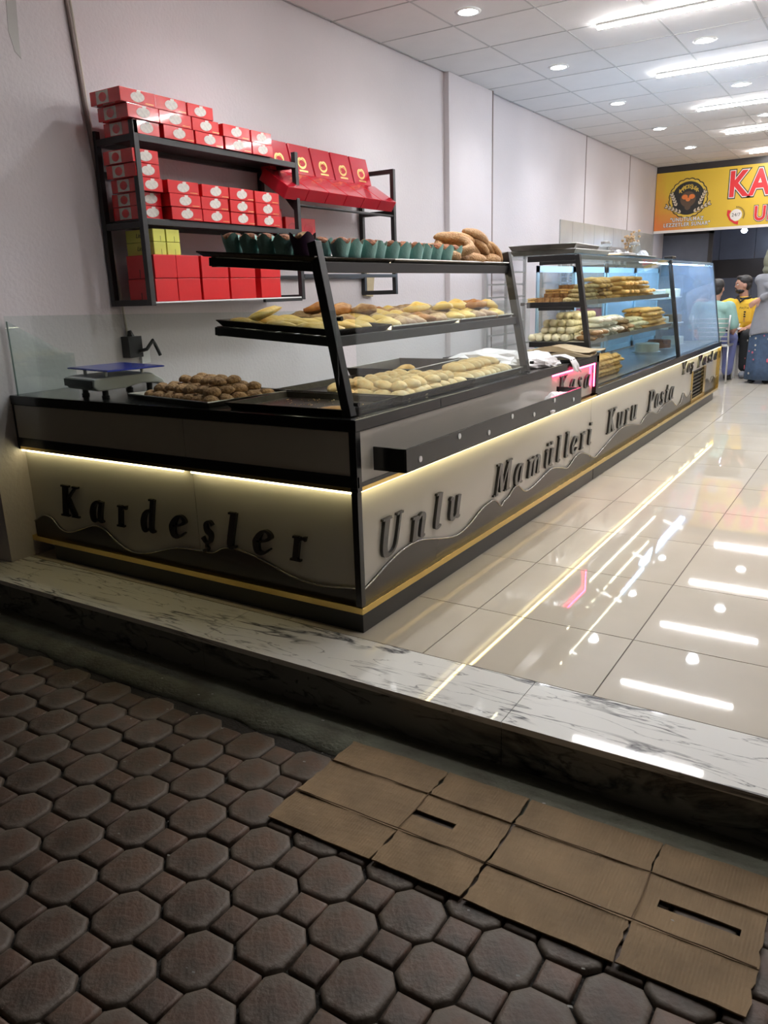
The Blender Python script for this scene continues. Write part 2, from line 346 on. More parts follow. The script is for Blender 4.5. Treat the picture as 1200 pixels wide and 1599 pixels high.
# floor
fl = setroot('floor')
bx('grout_bed', (WX-.1, -0.034, -0.15), (RXW+.1, 14.0, -0.003), K['grout'], fl)
xs = [-1.95, -1.515, -0.921, -0.327, 0.267, 0.861, 1.455, 2.049, 2.643, 3.3]
ys = [-0.034]+[0.413+0.594*i for i in range(23)]
ys = [y for y in ys if y < 13.9]+[14.0]
cache = {}
for i in range(len(xs)-1):
    for j in range(len(ys)-1):
        wx, wy = xs[i+1]-xs[i], ys[j+1]-ys[j]; k = (round(wx, 3), round(wy, 3))
        if k not in cache:
            g = 0.0022
            cache[k] = MB().box((g, g, -0.012), (wx-g, wy-g, 0)).mesh('floor_tile', K['floor'])
        link('floor_tile', cache[k], fl, loc=(xs[i], ys[j], 0))
# marble threshold
th = setroot('marble_threshold'); th.name = 'floor_threshold'
mxs = [-3.2, -1.72, -0.52, 0.678, 1.88, 3.4]
for i in range(5):
    sl_ = MB().box((mxs[i]+.0012, -0.30, -0.02), (mxs[i+1]-.0012, -0.0356, 0))
    sl_.v = [(a, b, c-(.005 if b < -.2 else 0)) for a, b, c in sl_.v]      # falls slightly towards the street
    sl_.build('marble_slab', K['marble'], th)
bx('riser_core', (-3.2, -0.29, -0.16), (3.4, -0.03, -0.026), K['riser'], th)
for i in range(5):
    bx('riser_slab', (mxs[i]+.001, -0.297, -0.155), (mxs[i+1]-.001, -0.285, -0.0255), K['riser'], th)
# street
st = setroot('street_ground')
bx('joint_bed', (-6, -7, -0.25), (6, -0.29, -0.172), K['sand'], st)
# concrete gutter strip with a ragged street edge
gp = [(-3.4, -0.296)]; rg = random.Random(3)
edge = [(-3.4+0.06*i, -0.475+rg.uniform(-.012, .012)) for i in range(115)]
g = MB(); n = len(edge)
vs = [(x, -0.296, -0.148) for x, y in edge]+[(x, y+.09, -0.150) for x, y in edge]+[(x, y, -0.160) for x, y in edge]+[(x, y-.006, -0.20) for x, y in edge]
fs = []
for r_ in range(3):
    for i in range(n-1): fs.append((r_*n+i, r_*n+i+1, (r_+1)*n+i+1, (r_+1)*n+i))
g.add(vs, fs); g.build('gutter_concrete', K['concrete'], st, smooth=True)

# pavers: octagons on a square lattice turned 45 degrees, small squares between them
P_ = 0.226; SQ = 0.083
hx = (P_-SQ)/2; hs = SQ/2
octp = [(hx, -hs), (hx, hs), (hs, hx), (-hs, hx), (-hx, hs), (-hx, -hs), (-hs, -hx), (hs, -hx)]
sqp = [(hs, -hs), (hs, hs), (-hs, hs), (-hs, -hs)]
def paver_mesh(nm, pts, seed):
    rr = random.Random(seed); n = len(pts); vs = []; fs = []
    def inset(p, d):
        l = math.hypot(*p); return (p[0]*(1-d/l), p[1]*(1-d/l))
    jit = [rr.uniform(-.002, .002) for _ in pts]
    for d, z in ((0.004, -0.03), (0.004, -0.006), (0.008, -0.0015), (0.017, 0.0)):
        for k, p in enumerate(pts): q = inset(p, d+jit[k]); vs.append((q[0], q[1], z))
    for r_ in range(3):
        for i in range(n): j = (i+1) % n; fs.append((r_*n+i, r_*n+j, (r_+1)*n+j, (r_+1)*n+i))
    vs.append((0, 0, 0.0008)); c = len(vs)-1
    for i in range(n): fs.append((3*n+i, 3*n+(i+1) % n, c))
    return MB().add(vs, fs).mesh(nm, K['paver'], smooth=True)
om = [paver_mesh('octagonal_paver', octp, s) for s in range(4)]
sm = [paver_mesh('square_paver', sqp, s+9) for s in range(4)]
ox, oy = 0.737, -0.911
rg = random.Random(11)
for i in range(-30, 20):
    for j in range(-20, 12):
        for kind in (0, 1):
            for sub in (0, 1):
                cx = ox+P_*(i+0.5*sub)+(P_/2 if kind else 0); cy = oy+P_*(j+0.5*sub)
                if not (-2.0 < cx < 1.95 and -1.80 < cy < -0.51): continue
                if cy < -1.62 and cx < -0.2: continue
                me = (sm if kind else om)[rg.randrange(4)]
                o = link('square_paver' if kind else 'octagonal_paver', me, st, loc=(cx+rg.uniform(-.002, .002), cy+rg.uniform(-.002, .002), -0.155+rg.uniform(-.003, .003)))
                o.rotation_euler = (rg.uniform(-.018, .018), rg.uniform(-.018, .018), rg.uniform(-.02, .02))
# small litter on the ground
lit = MB(); rg = random.Random(5)
for k in range(60):
    x = rg.uniform(-1.2, 1.6); y = rg.uniform(-1.3, -0.36); s_ = rg.uniform(.002, .006)
    lit.add([(x, y, -.147), (x+s_*2, y+s_*.3, -.146), (x+s_*1.4, y+s_, -.145), (x-s_*.4, y+s_*.8, -.1465)], [(0, 1, 2, 3)])
lo = lit.build('litter_specks', mat('pale_litter', (0.35, 0.34, 0.32), 0.8)); lo['kind'] = 'stuff'
tag(lo, 'tiny pale litter specks scattered over the pavers and gutter', 'litter')

# walls
wl = setroot('wall_left')
bx('wall_panel', (WX-.12, -0.13, -0.0), (WX, BY+2.5, CZ+.02), K['wall'], wl)
bx('wall_front_return', (WX-.9, -0.16, 0.0), (WX-.10, 0.02, CZ+.4), K['wall'], wl)
pl = bx('pilaster', (WX, 4.33, 0), (WX+.05, 5.21, CZ), K['wall'], wl, 0.004)
bx('trim_seam', (WX+.048, 5.20, 0), (WX+.056, 5.215, CZ), K['trimb'], wl)
for y in (8.05, 9.98): bx('trim_seam', (WX, y, 0), (WX+.006, y+.015, CZ), K['trimb'], wl)
# tiled dado in the back half
y = 7.2
while y < BY-.05:
    for z0 in (0.0, 0.65, 1.30):
        bx('wall_tile', (WX, y+.003, z0+.003), (WX+.014, min(y+.42, BY)-.003, z0+.645), K['wall_tile'], wl)
    y += .42
MB().prism([(.275, 2.50), (.322, 2.49), (.31, 2.33), (.308, 2.25), (.280, 2.275), (.262, 2.35)], .002, 'x', WX-.0005).build('peeled_patch', K['wall_tile'], wl)
wr = struct(bx('wall_right', (RXW, -0.0, 0), (RXW+.1, BY+2.5, CZ), K['wall']))
# back opening: header above the banner, jamb pieces, dark room beyond
bk = setroot('wall_back')
bx('header', (WX, BY+.03, 1.99), (RXW, BY+.10, CZ), K['room_band'], bk)
br = setroot('wall_back_room')
xx = WX
while xx < 2.0:
    for z0, z1, mk in ((0, .62, 'room_blue'), (.62, 1.24, 'room_blue'), (1.56, 2.2, 'room_blue'), (2.2, 2.95, 'room_blue')):
        bx('wall_tile', (xx+.003, 13.95, z0+.003), (xx+.597, 14.0, z1-.003), K[mk], br)
    bx('dark_band', (xx, 13.945, 1.24), (xx+.6, 13.99, 1.56), K['room_band'], br)
    xx += .6
bx('wall_core', (WX-.4, 14.0, 0), (RXW, 14.1, CZ), K['room_band'], br)
bx('post', (-1.22, 12.2, 0), (-1.15, 12.27, 2.3), K['room_band'], br)
bx('dark_partition', (WX, 12.2, 1.3), (-1.22, 12.23, 1.95), K['room_blue'], br)
bx('dark_partition', (WX, 12.2, 1.95), (-1.15, 12.26, 2.3), K['room_band'], br)
# ceiling
ce = setroot('ceiling')
bx('ceiling_slab', (WX-.2, -0.05, CZ+.012), (RXW+.1, 14.0, CZ+.08), K['ceil_grid'], ce)
cm = {}
x = WX+.02
gx = [x+0.6*i for i in range(9)]+[RXW]; gy = [-0.05]+[0.32+0.6*i for i in range(23)]; gy = [v for v in gy if v < 13.9]+[14.0]
for i in range(len(gx)-1):
    for j in range(len(gy)-1):
        a, b = gx[i+1]-gx[i], gy[j+1]-gy[j]; k = (round(a, 3), round(b, 3))
        if k not in cm: cm[k] = MB().box((.005, .005, 0), (a-.005, b-.005, .012)).mesh('ceiling_tile', K['ceil'])
        link('ceiling_tile', cm[k], ce, loc=(gx[i], gy[j], CZ))
gr = MB()
for v in gx: gr.box((v-.006, -.05, CZ-.003), (v+.006, 14, CZ+.008))
for v in gy: gr.box((WX, v-.006, CZ-.003), (RXW, v+.006, CZ+.008))
gr.build('grid_rails', K['rail'], ce)
# shop front fascia above the opening (out of frame, closes the room)
struct(bx('wall_fascia', (WX-.9, -0.16, 2.62), (RXW+.5, -0.05, CZ+1.0), K['wall']))

# ------------------------------------------------------------------ ceiling lights
def tube_light(y, nth):
    t = thing('tube_lamp', 'white linear ceiling lamp, %s from the street side' % nth, 'ceiling lamp', (0.05, y, CZ-.003), group='linear lamps across the ceiling')
    bx('housing', (-.56, -.02, -.012), (.56, .02, 0), K['white_pl'], t)
    bx('diffuser', (-.555, -.013, -.030), (.555, .013, -.0125), K['tube'], t)
for y, nth in ((3.92, 'first'), (5.58, 'second'), (7.30, 'third'), (8.97, 'fourth'), (10.85, 'fifth')): tube_light(y, nth)
for y, nr in ((2.25, 'second nearest'), (0.65, 'nearest')):  # lamps added out of view to brighten the street end
    t = thing('tube_lamp', 'added unseen white ceiling lamp above the entrance, %s the street' % nr, 'ceiling lamp', (0.05, y, CZ-.003), group='linear lamps across the ceiling')
    bx('housing', (-.56, -.02, -.012), (.56, .02, 0), K['white_pl'], t)
    bx('diffuser', (-.555, -.013, -.030), (.555, .013, -.0125), K['tube'], t)
for k, y in enumerate((0.65, 2.25, 3.92, 5.58, 7.30, 8.97, 10.85)):  # unseen column added to brighten the floor and counter side
    t = thing('tube_lamp', 'added unseen ceiling lamp of the right-hand column, number %s from the street' % ['one', 'two', 'three', 'four', 'five', 'six', 'seven'][k], 'ceiling lamp', (1.95, y, CZ-.003), group='added linear lamps of the right-hand column')
    bx('housing', (-.56, -.02, -.012), (.56, .02, 0), K['white_pl'], t)
    bx('diffuser', (-.555, -.013, -.030), (.555, .013, -.0125), K['tube'], t)
nths = ['second', 'third', 'fourth', 'fifth', 'sixth', 'nearest']
for col, (x, nm) in enumerate(((-1.11, 'row beside the left wall'), (0.04, 'row between the linear lamps'))):
    for i in range(-1, 5):
        y = 3.1+1.69*i
        t = thing('downlight', 'round recessed downlight, %s of the %s' % (nths[i], nm), 'downlight', (x, y, CZ-.003), group='recessed downlights')
        MB().lathe([(.062, 0), (.085, 0), (.088, -.004), (.064, -.008)], 24, cap=False).build('trim_ring', K['white_pl'], t, smooth=True)
        MB().lathe([(.066, -.001), (.066, -.006), (.02, -.009)], 24).build('lens', K['spot'], t)
        lamp('downlight_beam', 'SPOT', (0, 0, -.02), DOWN_POWER, (0.92, 0.95, 1.0), spot_size=R(140), spot_blend=0.8, shadow_soft_size=0.06).parent = t
bl = thing('round_ceiling_lamp', 'bright bluish lamp in the dark room beyond the banner', 'ceiling lamp', (-0.72, 12.4, 1.97))
MB().lathe([(.03, .03), (.05, 0), (.035, -.03), (.01, -.04)], 16).build('bulb', emis('blue_bulb', (0.6, 0.75, 1.0), 40.0), bl, smooth=True)
bx('bracket', (-.02, -.02, .03), (.02, .02, .30), K['blackm'], bl)
lamp('bulb_light', 'POINT', (0, -.05, -.12), 5.0, (0.55, 0.68, 1.0), shadow_soft_size=0.06).parent = bl
lamp('back_room_area_light', 'AREA', (0.6, 12.6, 2.9), 9.0, (0.8, 0.87, 1.0), size=0.6)  # area light high in the back room, no lamp body

# ------------------------------------------------------------------ lettering made of tapering strokes
T, t_ = .27, .09
def S(*p): return list(p)
GL = {
 'K': [([(.28, 0), (.28, 1.5)], T), ([(.02, .03), (.56, .03)], t_), ([(.02, 1.47), (.56, 1.47)], t_), ([(.98, 1.45), (.66, 1.1), (.32, .62)], .11), ([(.50, .82), (.72, .45), (.98, .05)], T*.95), ([(.78, 1.47), (1.2, 1.47)], t_), ([(.76, .03), (1.24, .03)], t_)],
 'a': [([(.66, 1.0), (.60, .5), (.62, .12), (.80, .04)], [.2, .22, .2, .08]), ([(.62, .88), (.44, .98), (.22, .78), (.14, .42), (.22, .08), (.42, .06), (.60, .32)], [.09, .13, .22, .25, .2, .1, .08])],
 'r': [([(.26, 0), (.26, .98)], .23), ([(.06, .95), (.3, .95)], t_), ([(.04, .03), (.5, .03)], t_), ([(.28, .68), (.44, .92), (.62, .92)], [.07, .1, .2])],
 'd': [([(.66, 1.5), (.62, .6), (.64, .12), (.84, .04)], [.22, .22, .2, .08]), ([(.44, 1.47), (.68, 1.47)], t_), ([(.62, .85), (.44, .98), (.22, .78), (.14, .42), (.22, .08), (.42, .06), (.60, .32)], [.09, .13, .22, .25, .2, .1, .08])],
 'e': [([(.18, .50), (.45, .56), (.66, .74), (.52, .96), (.30, .88), (.15, .50), (.24, .10), (.48, .05), (.72, .28)], [.07, .08, .18, .1, .16, .26, .2, .12, .06])],
 's': [([(.62, .80), (.46, .97), (.24, .84), (.30, .58), (.54, .40), (.52, .10), (.28, .03), (.08, .24)], [.14, .08, .18, .22, .22, .16, .08, .16])],
 'l': [([(.24, 1.5), (.22, .3), (.28, .05), (.46, .10)], [.22, .22, .18, .07]), ([(.04, 1.47), (.28, 1.47)], t_)],
 'U': [([(.26, 1.5), (.24, .5), (.34, .10), (.60, .02), (.84, .16), (.94, .5), (1.0, 1.5)], [T, T, .24, .12, .1, .1, .1]), ([(.02, 1.47), (.52, 1.47)], t_), ([(.80, 1.47), (1.18, 1.47)], t_)],
 'n': [([(.22, 0), (.22, .98)], .22), ([(.03, .95), (.24, .95)], t_), ([(.26, .66), (.46, .95), (.64, .86), (.64, .12), (.80, .05)], [.07, .12, .21, .2, .08])],
 'u': [([(.05, .95), (.20, .95), (.22, .25), (.34, .05), (.52, .12), (.66, .36)], [.06, .2, .22, .18, .09, .08]), ([(.68, 1.0), (.66, .14), (.84, .05)], [.22, .21, .08])],
 'M': [([(.18, 0), (.30, 1.5)], .1), ([(.36, 1.45), (.66, .10)], T), ([(.66, .10), (1.12, 1.45)], .1), ([(1.22, 1.5), (1.22, 0)], T), ([(.0, .03), (.36, .03)], t_), ([(.12, 1.47), (.44, 1.47)], t_), ([(1.0, 1.47), (1.46, 1.47)], t_), ([(.98, .03), (1.46, .03)], t_)],
 'm': [([(.20, 0), (.20, .98)], .2), ([(.02, .95), (.22, .95)], t_), ([(.24, .66), (.42, .95), (.56, .84), (.56, .0)], [.07, .12, .19, .2]), ([(.60, .66), (.78, .95), (.93, .84), (.93, .12), (1.08, .05)], [.07, .12, .19, .2, .08])],
 'i': [([(.22, .98), (.20, .25), (.28, .05), (.44, .12)], [.21, .21, .17, .07]), ([(.05, .95), (.24, .95)], t_), ([(.22, 1.22), (.22, 1.40)], .19)],
 'P': [([(.28, 0), (.28, 1.5)], T), ([(.02, .03), (.56, .03)], t_), ([(.02, 1.47), (.30, 1.47)], t_), ([(.30, 1.46), (.66, 1.44), (.90, 1.12), (.68, .74), (.32, .72)], [.08, .14, .26, .14, .07])],
 't': [([(.26, 1.35), (.22, .3), (.30, .05), (.52, .12)], [.1, .21, .18, .07]), ([(.02, .95), (.50, .95)], t_)],
 'Y': [([(.58, 0), (.58, .70)], T), ([(.34, .03), (.82, .03)], t_), ([(.14, 1.47), (.58, .62)], [T, T*.9]), ([(1.0, 1.47), (.62, .66)], .1), ([(.0, 1.47), (.40, 1.47)], t_), ([(.82, 1.47), (1.16, 1.47)], t_)],
}
GL['ü'] = GL['u']+[([(.26, 1.22), (.26, 1.38)], .17), ([(.58, 1.22), (.58, 1.38)], .17)]
GL['ş'] = GL['s']+[([(.32, .0), (.32, -.14), (.42, -.24), (.26, -.36), (.14, -.32)], [.07, .08, .12, .1, .05])]
def catmull(pts, w, n=7):
    if len(pts) == 2: return pts, (w if isinstance(w, list) else [w, w])
    w = w if isinstance(w, list) else [w]*len(pts)
    P = [pts[0]]+pts+[pts[-1]]; W = [w[0]]+w+[w[-1]]; op = []; ow = []
    for k in range(1, len(P)-2):
        for i in range(n+(1 if k == len(P)-3 else 0)):
            u = i/n
            def cr(a, b, c, d): return 0.5*((2*b)+(-a+c)*u+(2*a-5*b+4*c-d)*u*u+(-a+3*b-3*c+d)*u**3)
            op.append((cr(P[k-1][0], P[k][0], P[k+1][0], P[k+2][0]), cr(P[k-1][1], P[k][1], P[k+1][1], P[k+2][1])))
            ow.append(W[k]+(W[k+1]-W[k])*u)
    return op, ow
def glyph(ch, u0, u1, z0, xh, face, parent, depth=.012, shear=.17, off=0.0, lab=None):
    """one raised letter; face 'y': on the street side (reads along +x); face 'x': on the long side (reads along +y)"""
    polys = []
    for si, (pts, w_) in enumerate(GL[ch]):
        p, ww = catmull(pts, w_); Lf = []; Rg = []
        for k in range(len(p)):
            a = p[max(k-1, 0)]; b = p[min(k+1, len(p)-1)]; dx, dy = b[0]-a[0], b[1]-a[1]; l = math.hypot(dx, dy) or 1
            nx, ny = -dy/l, dx/l; h = ww[k]/2
            Lf.append((p[k][0]+nx*h, p[k][1]+ny*h)); Rg.append((p[k][0]-nx*h, p[k][1]-ny*h))
        polys.append((Lf, Rg))
    allp = [q for L_, R_ in polys for q in L_+R_]
    allp = [(q[0]+shear*q[1], q[1]) for q in allp]
    mn = min(q[0] for q in allp); mxx = max(q[0] for q in allp); s_ = (u1-u0)/(mxx-mn)
    mb = MB()
    for si, (L_, R_) in enumerate(polys):
        d = depth-0.0004*si; n = len(L_)
        def C(q, dd):
            u = u0+(q[0]+shear*q[1]-mn)*s_; z = z0+q[1]*xh
            return (u, off-dd, z) if face == 'y' else (off+dd, u, z)
        vs = [C(q, d) for q in L_]+[C(q, d) for q in R_]+[C(q, 0) for q in L_]+[C(q, 0) for q in R_]
        fs = []
        for k in range(n-1):
            fs += [(k, k+1, n+k+1, n+k), (k, 2*n+k, 2*n+k+1, k+1), (n+k, n+k+1, 3*n+k+1, 3*n+k)]
        fs += [(0, n, 3*n, 2*n), (n-1, 3*n-1, 4*n-1, 2*n-1)]
        mb.add(vs, fs)
    return mb.build('letter', K['letter'], parent)

# ------------------------------------------------------------------ pastry counter (street end)
pc = thing('pastry_counter', 'black topped pastry counter with lit cream panels and raised black lettering', 'counter', (0, 0, 0))
TZ = .785
bx('plinth', (-1.80, .008, 0), (-.004, .55, .080), K['plinth'], pc)
bx('plinth', (-.60, .55, 0), (-.004, 2.64, .080), K['plinth'], pc)
# lower body core (behind panels)
bx('body', (-1.955, .034, .080), (-.034, .58, .53), K['plinth'], pc)
bx('body', (-.75, .58, .080), (-.034, 2.638, .53), K['plinth'], pc)
# top box core
bx('upper_body', (-1.972, .006, .545), (-.006, .60, .74), K['plinth'], pc)
bx('upper_body', (-.78, .60, .545), (-.026, 2.60, .74), K['plinth'], pc)
bx('upper_panel', (-1.94, .001, .585), (-.83, .006, .74), K['panel'], pc)
bx('upper_panel', (-.826, .001, .585), (-.028, .006, .74), K['panel'], pc)
bx('side_upper_panel', (-.006, .028, .56), (-.001, 1.86, .74), K['panel'], pc)
bx('corner_post', (-.028, -.002, .53), (.002, .028, .75), K['black'], pc, .002)
bx('end_post', (-1.976, -.002, .53), (-1.94, .03, .75), K['black'], pc, .002)
bx('lower_rail', (-1.976, -.003, .545), (.002, .012, .587), K['black'], pc, .002)
bx('underside', (-1.97, .0, .53), (-.0, .034, .545), K['gold'], pc)
bx('side_underside', (-.034, .034, .53), (0.0, 2.64, .545), K['gold'], pc)
bx('side_lower_rail', (-.010, .0, .545), (.0, 1.9, .562), K['black'], pc)
top = MB()
top.box((-1.985, -.006, .742), (.006, .60, TZ)); top.box((-.80, .60, .742), (.006, 2.645, TZ))
top.build('countertop', K['black'], pc, bevel=.003)
# lit lower panels, corner post, gold strip
bx('front_panel', (-1.95, .030, .10), (-.83, .034, .53), K['panel'], pc)
bx('front_panel', (-.827, .030, .10), (-.026, .034, .53), K['panel'], pc)
bx('side_panel', (-.034, .026, .10), (-.030, 2.638, .53), K['panel'], pc)
bx('lower_corner_post', (-.028, -.0, .10), (-.002, .028, .53), K['black'], pc, .002)
bx('gold_strip', (-1.965, -.004, .076), (.004, .034, .101), K['gold'], pc, .001)
bx('gold_strip', (-.034, .034, .076), (.004, 2.64, .101), K['gold'], pc, .001)
bx('gold_end_trim', (-1.975, -.002, .10), (-1.955, .034, .53), K['gold'], pc, .001)
FW = [(-1.955, .165), (-1.93, .178), (-1.875, .205), (-1.814, .201), (-1.751, .153), (-1.68, .147), (-1.591, .175), (-1.494, .204), (-1.428, .198), (-1.349, .148), (-1.248, .115), (-1.142, .127), (-1.016, .165), (-.936, .183), (-.841, .188), (-.749, .191), (-.693, .218), (-.631, .227), (-.538, .214), (-.442, .19), (-.348, .16), (-.241, .146), (-.151, .149), (-.028, .165)]
SW = [(.026, .150), (.068, .158), (.13, .175), (.222, .203), (.342, .225), (.469, .222), (.632, .182), (.779, .152), (.906, .165), (1.04, .207), (1.145, .22), (1.20, .21), (1.26, .168), (1.295, .183), (1.353, .194), (1.452, .229), (1.56, .175), (1.669, .172), (1.806, .195), (1.95, .215), (2.1, .19), (2.216, .165), (2.352, .206), (2.45, .21), (2.531, .192), (2.638, .155)]
SW2 = [(2.642, .150), (2.729, .129), (2.80, .138), (2.892, .156), (3.099, .196), (3.25, .222), (3.4, .225), (3.6, .205), (3.744, .183), (3.835, .177), (3.949, .213), (4.106, .224), (4.315, .185), (4.448, .21), (4.588, .226), (4.797, .221), (5.0, .155), (5.058, .149), (5.158, .159), (5.262, .233), (5.36, .19), (5.415, .17), (5.50, .175), (5.569, .185), (5.60, .215)]
SW3 = [(6.23, .25), (6.32, .245), (6.42, .22), (6.47, .196), (6.53, .20), (6.60, .24), (6.70, .23), (6.78, .20), (6.85, .24)]
def wave(pts, axis, off, d, parent, nm='wave_panel'):
    q, _ = catmull([tuple(p) for p in pts], [1.0]*len(pts), 4)
    poly = q+[(pts[-1][0], .101), (pts[0][0], .101)]
    wp = MB().prism(poly, d, axis, off).build(nm, K['panel_dark'], parent)
    r_ = MB()
    if axis == 'y': r_.tube([(a, off-.001, b) for a, b in q], .0035, 6)
    else: r_.tube([(off+d+.001, a, b) for a, b in q], .0035, 6)
    r_.build('wave_edge', K['edge'], wp, smooth=True)
wave(FW, 'y', .022, .008, pc); wave(SW, 'x', -.030, .008, pc)
# light strips tucked under the lip
bx('led_strip', (-1.94, .006, .521), (-.86, .014, .530), K['led'], pc)
bx('led_strip', (-.815, .006, .521), (-.028, .014, .530), K['led'], pc)
bx('led_strip', (-.016, .028, .526), (-.006, 2.635, .530), K['led_side'], pc)
BL, XH = .226, .100
for ch, a, b in (('K', -1.725, -1.574), ('a', -1.509, -1.408), ('r', -1.330, -1.250), ('d', -1.168, -1.065), ('e', -.990, -.885), ('ş', -.805, -.731), ('l', -.661, -.596), ('e', -.524, -.420), ('r', -.340, -.254)):
    glyph(ch, a, b, BL, XH, 'y', pc, off=.022 if False else .030, depth=.014)
for ch, a, b in (('U', .174, .335), ('n', .392, .508), ('l', .582, .655), ('u', .714, .825), ('M', 1.170, 1.395), ('a', 1.421, 1.530), ('m', 1.591, 1.768), ('ü', 1.841, 1.965), ('l', 2.024, 2.085), ('l', 2.157, 2.22), ('e', 2.263, 2.375), ('r', 2.418, 2.515), ('i', 2.575, 2.636)):
    glyph(ch, a, b, .234, .098, 'x', pc, off=-.030, depth=.014)
# pink lit till panel with its own lettering
bx('till_panel', (-.024, 1.86, .555), (-.020, 2.60, .742), K['panel'], pc)
bx('pink_led_strip', (-.009, 1.88, .733), (-.003, 2.598, .741), K['led_pink'], pc)
bx('till_frame', (-.02, 2.60, .555), (.006, 2.645, .80), K['black'], pc, .002)
bx('till_edge', (-.80, 2.12, TZ+.0005), (.0065, 2.644, .800), K['black'], pc, .002)
bx('pink_led_side', (-.010, 2.592, .60), (-.004, 2.599, .733), K['led_pink'], pc)
for ch, a, b in (('K', 2.00, 2.14), ('a', 2.181, 2.262), ('s', 2.312, 2.385), ('a', 2.435, 2.535)):
    glyph(ch, a, b, .605, .075, 'x', pc, off=-.020, depth=.010)
# hanging bag trough on the long side
tr = thing('bag_trough', 'long black open trough fixed to the counter side holding crumpled bags', 'trough')
tb = MB(); y0, y1 = .10, 1.925
tb.box((.0035, y0, .592), (.14, y1, .600)); tb.box((.132, y0, .600), (.14, y1, .676)); tb.box((.0035, y0, .600), (.132, y0+.008, .676))
tb.box((.0035, y1-.008, .600), (.132, y1, .676))
tb.build('trough_box', K['black'], tr, bevel=.001)
for k, (y, z) in enumerate([(.195, .625), (.499, .655), (.766, .625), (1.006, .657), (1.259, .628), (1.522, .66), (1.80, .628)]):
    MB().lathe([(.011, 0), (.011, .0025), (.008, .003)], 20, mt=TM((.1398, y, z), (0, R(90), 0), (1, 1, 1))).build('round_hole_plate', K['white_pl'], tr)

# sneeze glass around the counter top
sg = thing('sneeze_guard', 'clear glass guard panes standing along the street edge of the pastry counter', 'glass guard')
bx('front_pane', (-1.93, .014, TZ), (-.07, .020, 1.143), K['glass'], sg)
bx('side_pane', (-.034, .075, TZ), (-.028, 1.60, 1.143), K['glass'], sg)
for o_ in (sg.children[-1],) if False else (): pass
MB().prism([(.03, TZ), (.36, TZ), (.36, .95), (.305, .96), (.03, 1.118)], .006, 'x', -1.938).build('end_pane', K['glass_dusty'], sg)
bx('pane_edge', (-1.9385, .026, TZ), (-1.9315, .030, 1.118), K['glass_edge'], sg)

# ------------------------------------------------------------------ display rack on the counter
rk = thing('display_rack', 'black metal two shelf rack with leaning posts on the pastry counter', 'display rack')
def bar(p, q, a, b, m, parent, nm, upv=(0, 1, 0)):
    """square bar from p to q, section a (along upv) by b"""
    p = Vector(p); q = Vector(q); d = (q-p); l = d.length; d.normalize(); u = Vector(upv); u = (u-d*u.dot(d)).normalized(); v = d.cross(u)
    vs = []
    for e in (p, q):
        for s1, s2 in ((-1, -1), (1, -1), (1, 1), (-1, 1)): vs.append(e+u*s1*a/2+v*s2*b/2)
    return MB().add(vs, [(0, 1, 2, 3), (4, 7, 6, 5), (0, 4, 5, 1), (1, 5, 6, 2), (2, 6, 7, 3), (3, 7, 4, 0)]).build(nm, m, parent, bevel=.002)
PY = (.05, 1.625)
for y in PY:
    bar((-.055, y, TZ), (-.170, y, 1.365), .036, .036, K['blackm'], rk, 'post')
def shelf_z(x, lvl): return (1.037+(-.10-x)*.070) if lvl == 0 else (1.283+(-.15-x)*.080)
for lvl in (0, 1):
    xf = -.115 if lvl == 0 else -.165; xb = -.645
    for y in PY: bar((xf, y, shelf_z(xf, lvl)), (xb, y, shelf_z(xb, lvl)), .026, .030, K['blackm'], rk, 'arm')
    for x in (xf+.0, xb+.012): bar((x, PY[0], shelf_z(x, lvl)), (x, PY[1], shelf_z(x, lvl)), .026, .036, K['blackm'], rk, 'rail', (1, 0, 0))
    for i in range(5):
        x = xf-.09*(i+.9); bar((x, PY[0], shelf_z(x, lvl)+.008), (x, PY[1], shelf_z(x, lvl)+.008), .020, .010, K['blackm'], rk, 'slat', (1, 0, 0))
K['food_led_fill'] = emis('food_led_fill', (1.0, 0.90, 0.66), 22.0)
for lvl, xx_ in ((0, -.15), (1, -.20), (1, -.50), (0, -.50)):  # all but the upper front strip are added to brighten the food
    zz_ = shelf_z(xx_, lvl)-.006
    bx('shelf_led_fill', (xx_-.006, PY[0]+.03, zz_-.004), (xx_+.006, PY[1]-.03, zz_), K['food_led_fill'], rk)
for z, x in ((1.115, -.105), (.83, -.05)):
    for y in PY: MB().lathe([(.008, 0), (.008, .018)], 12, mt=TM((x+.018, y, z), (0, R(90), 0))).build('pane_clip', K['blackm'], rk)

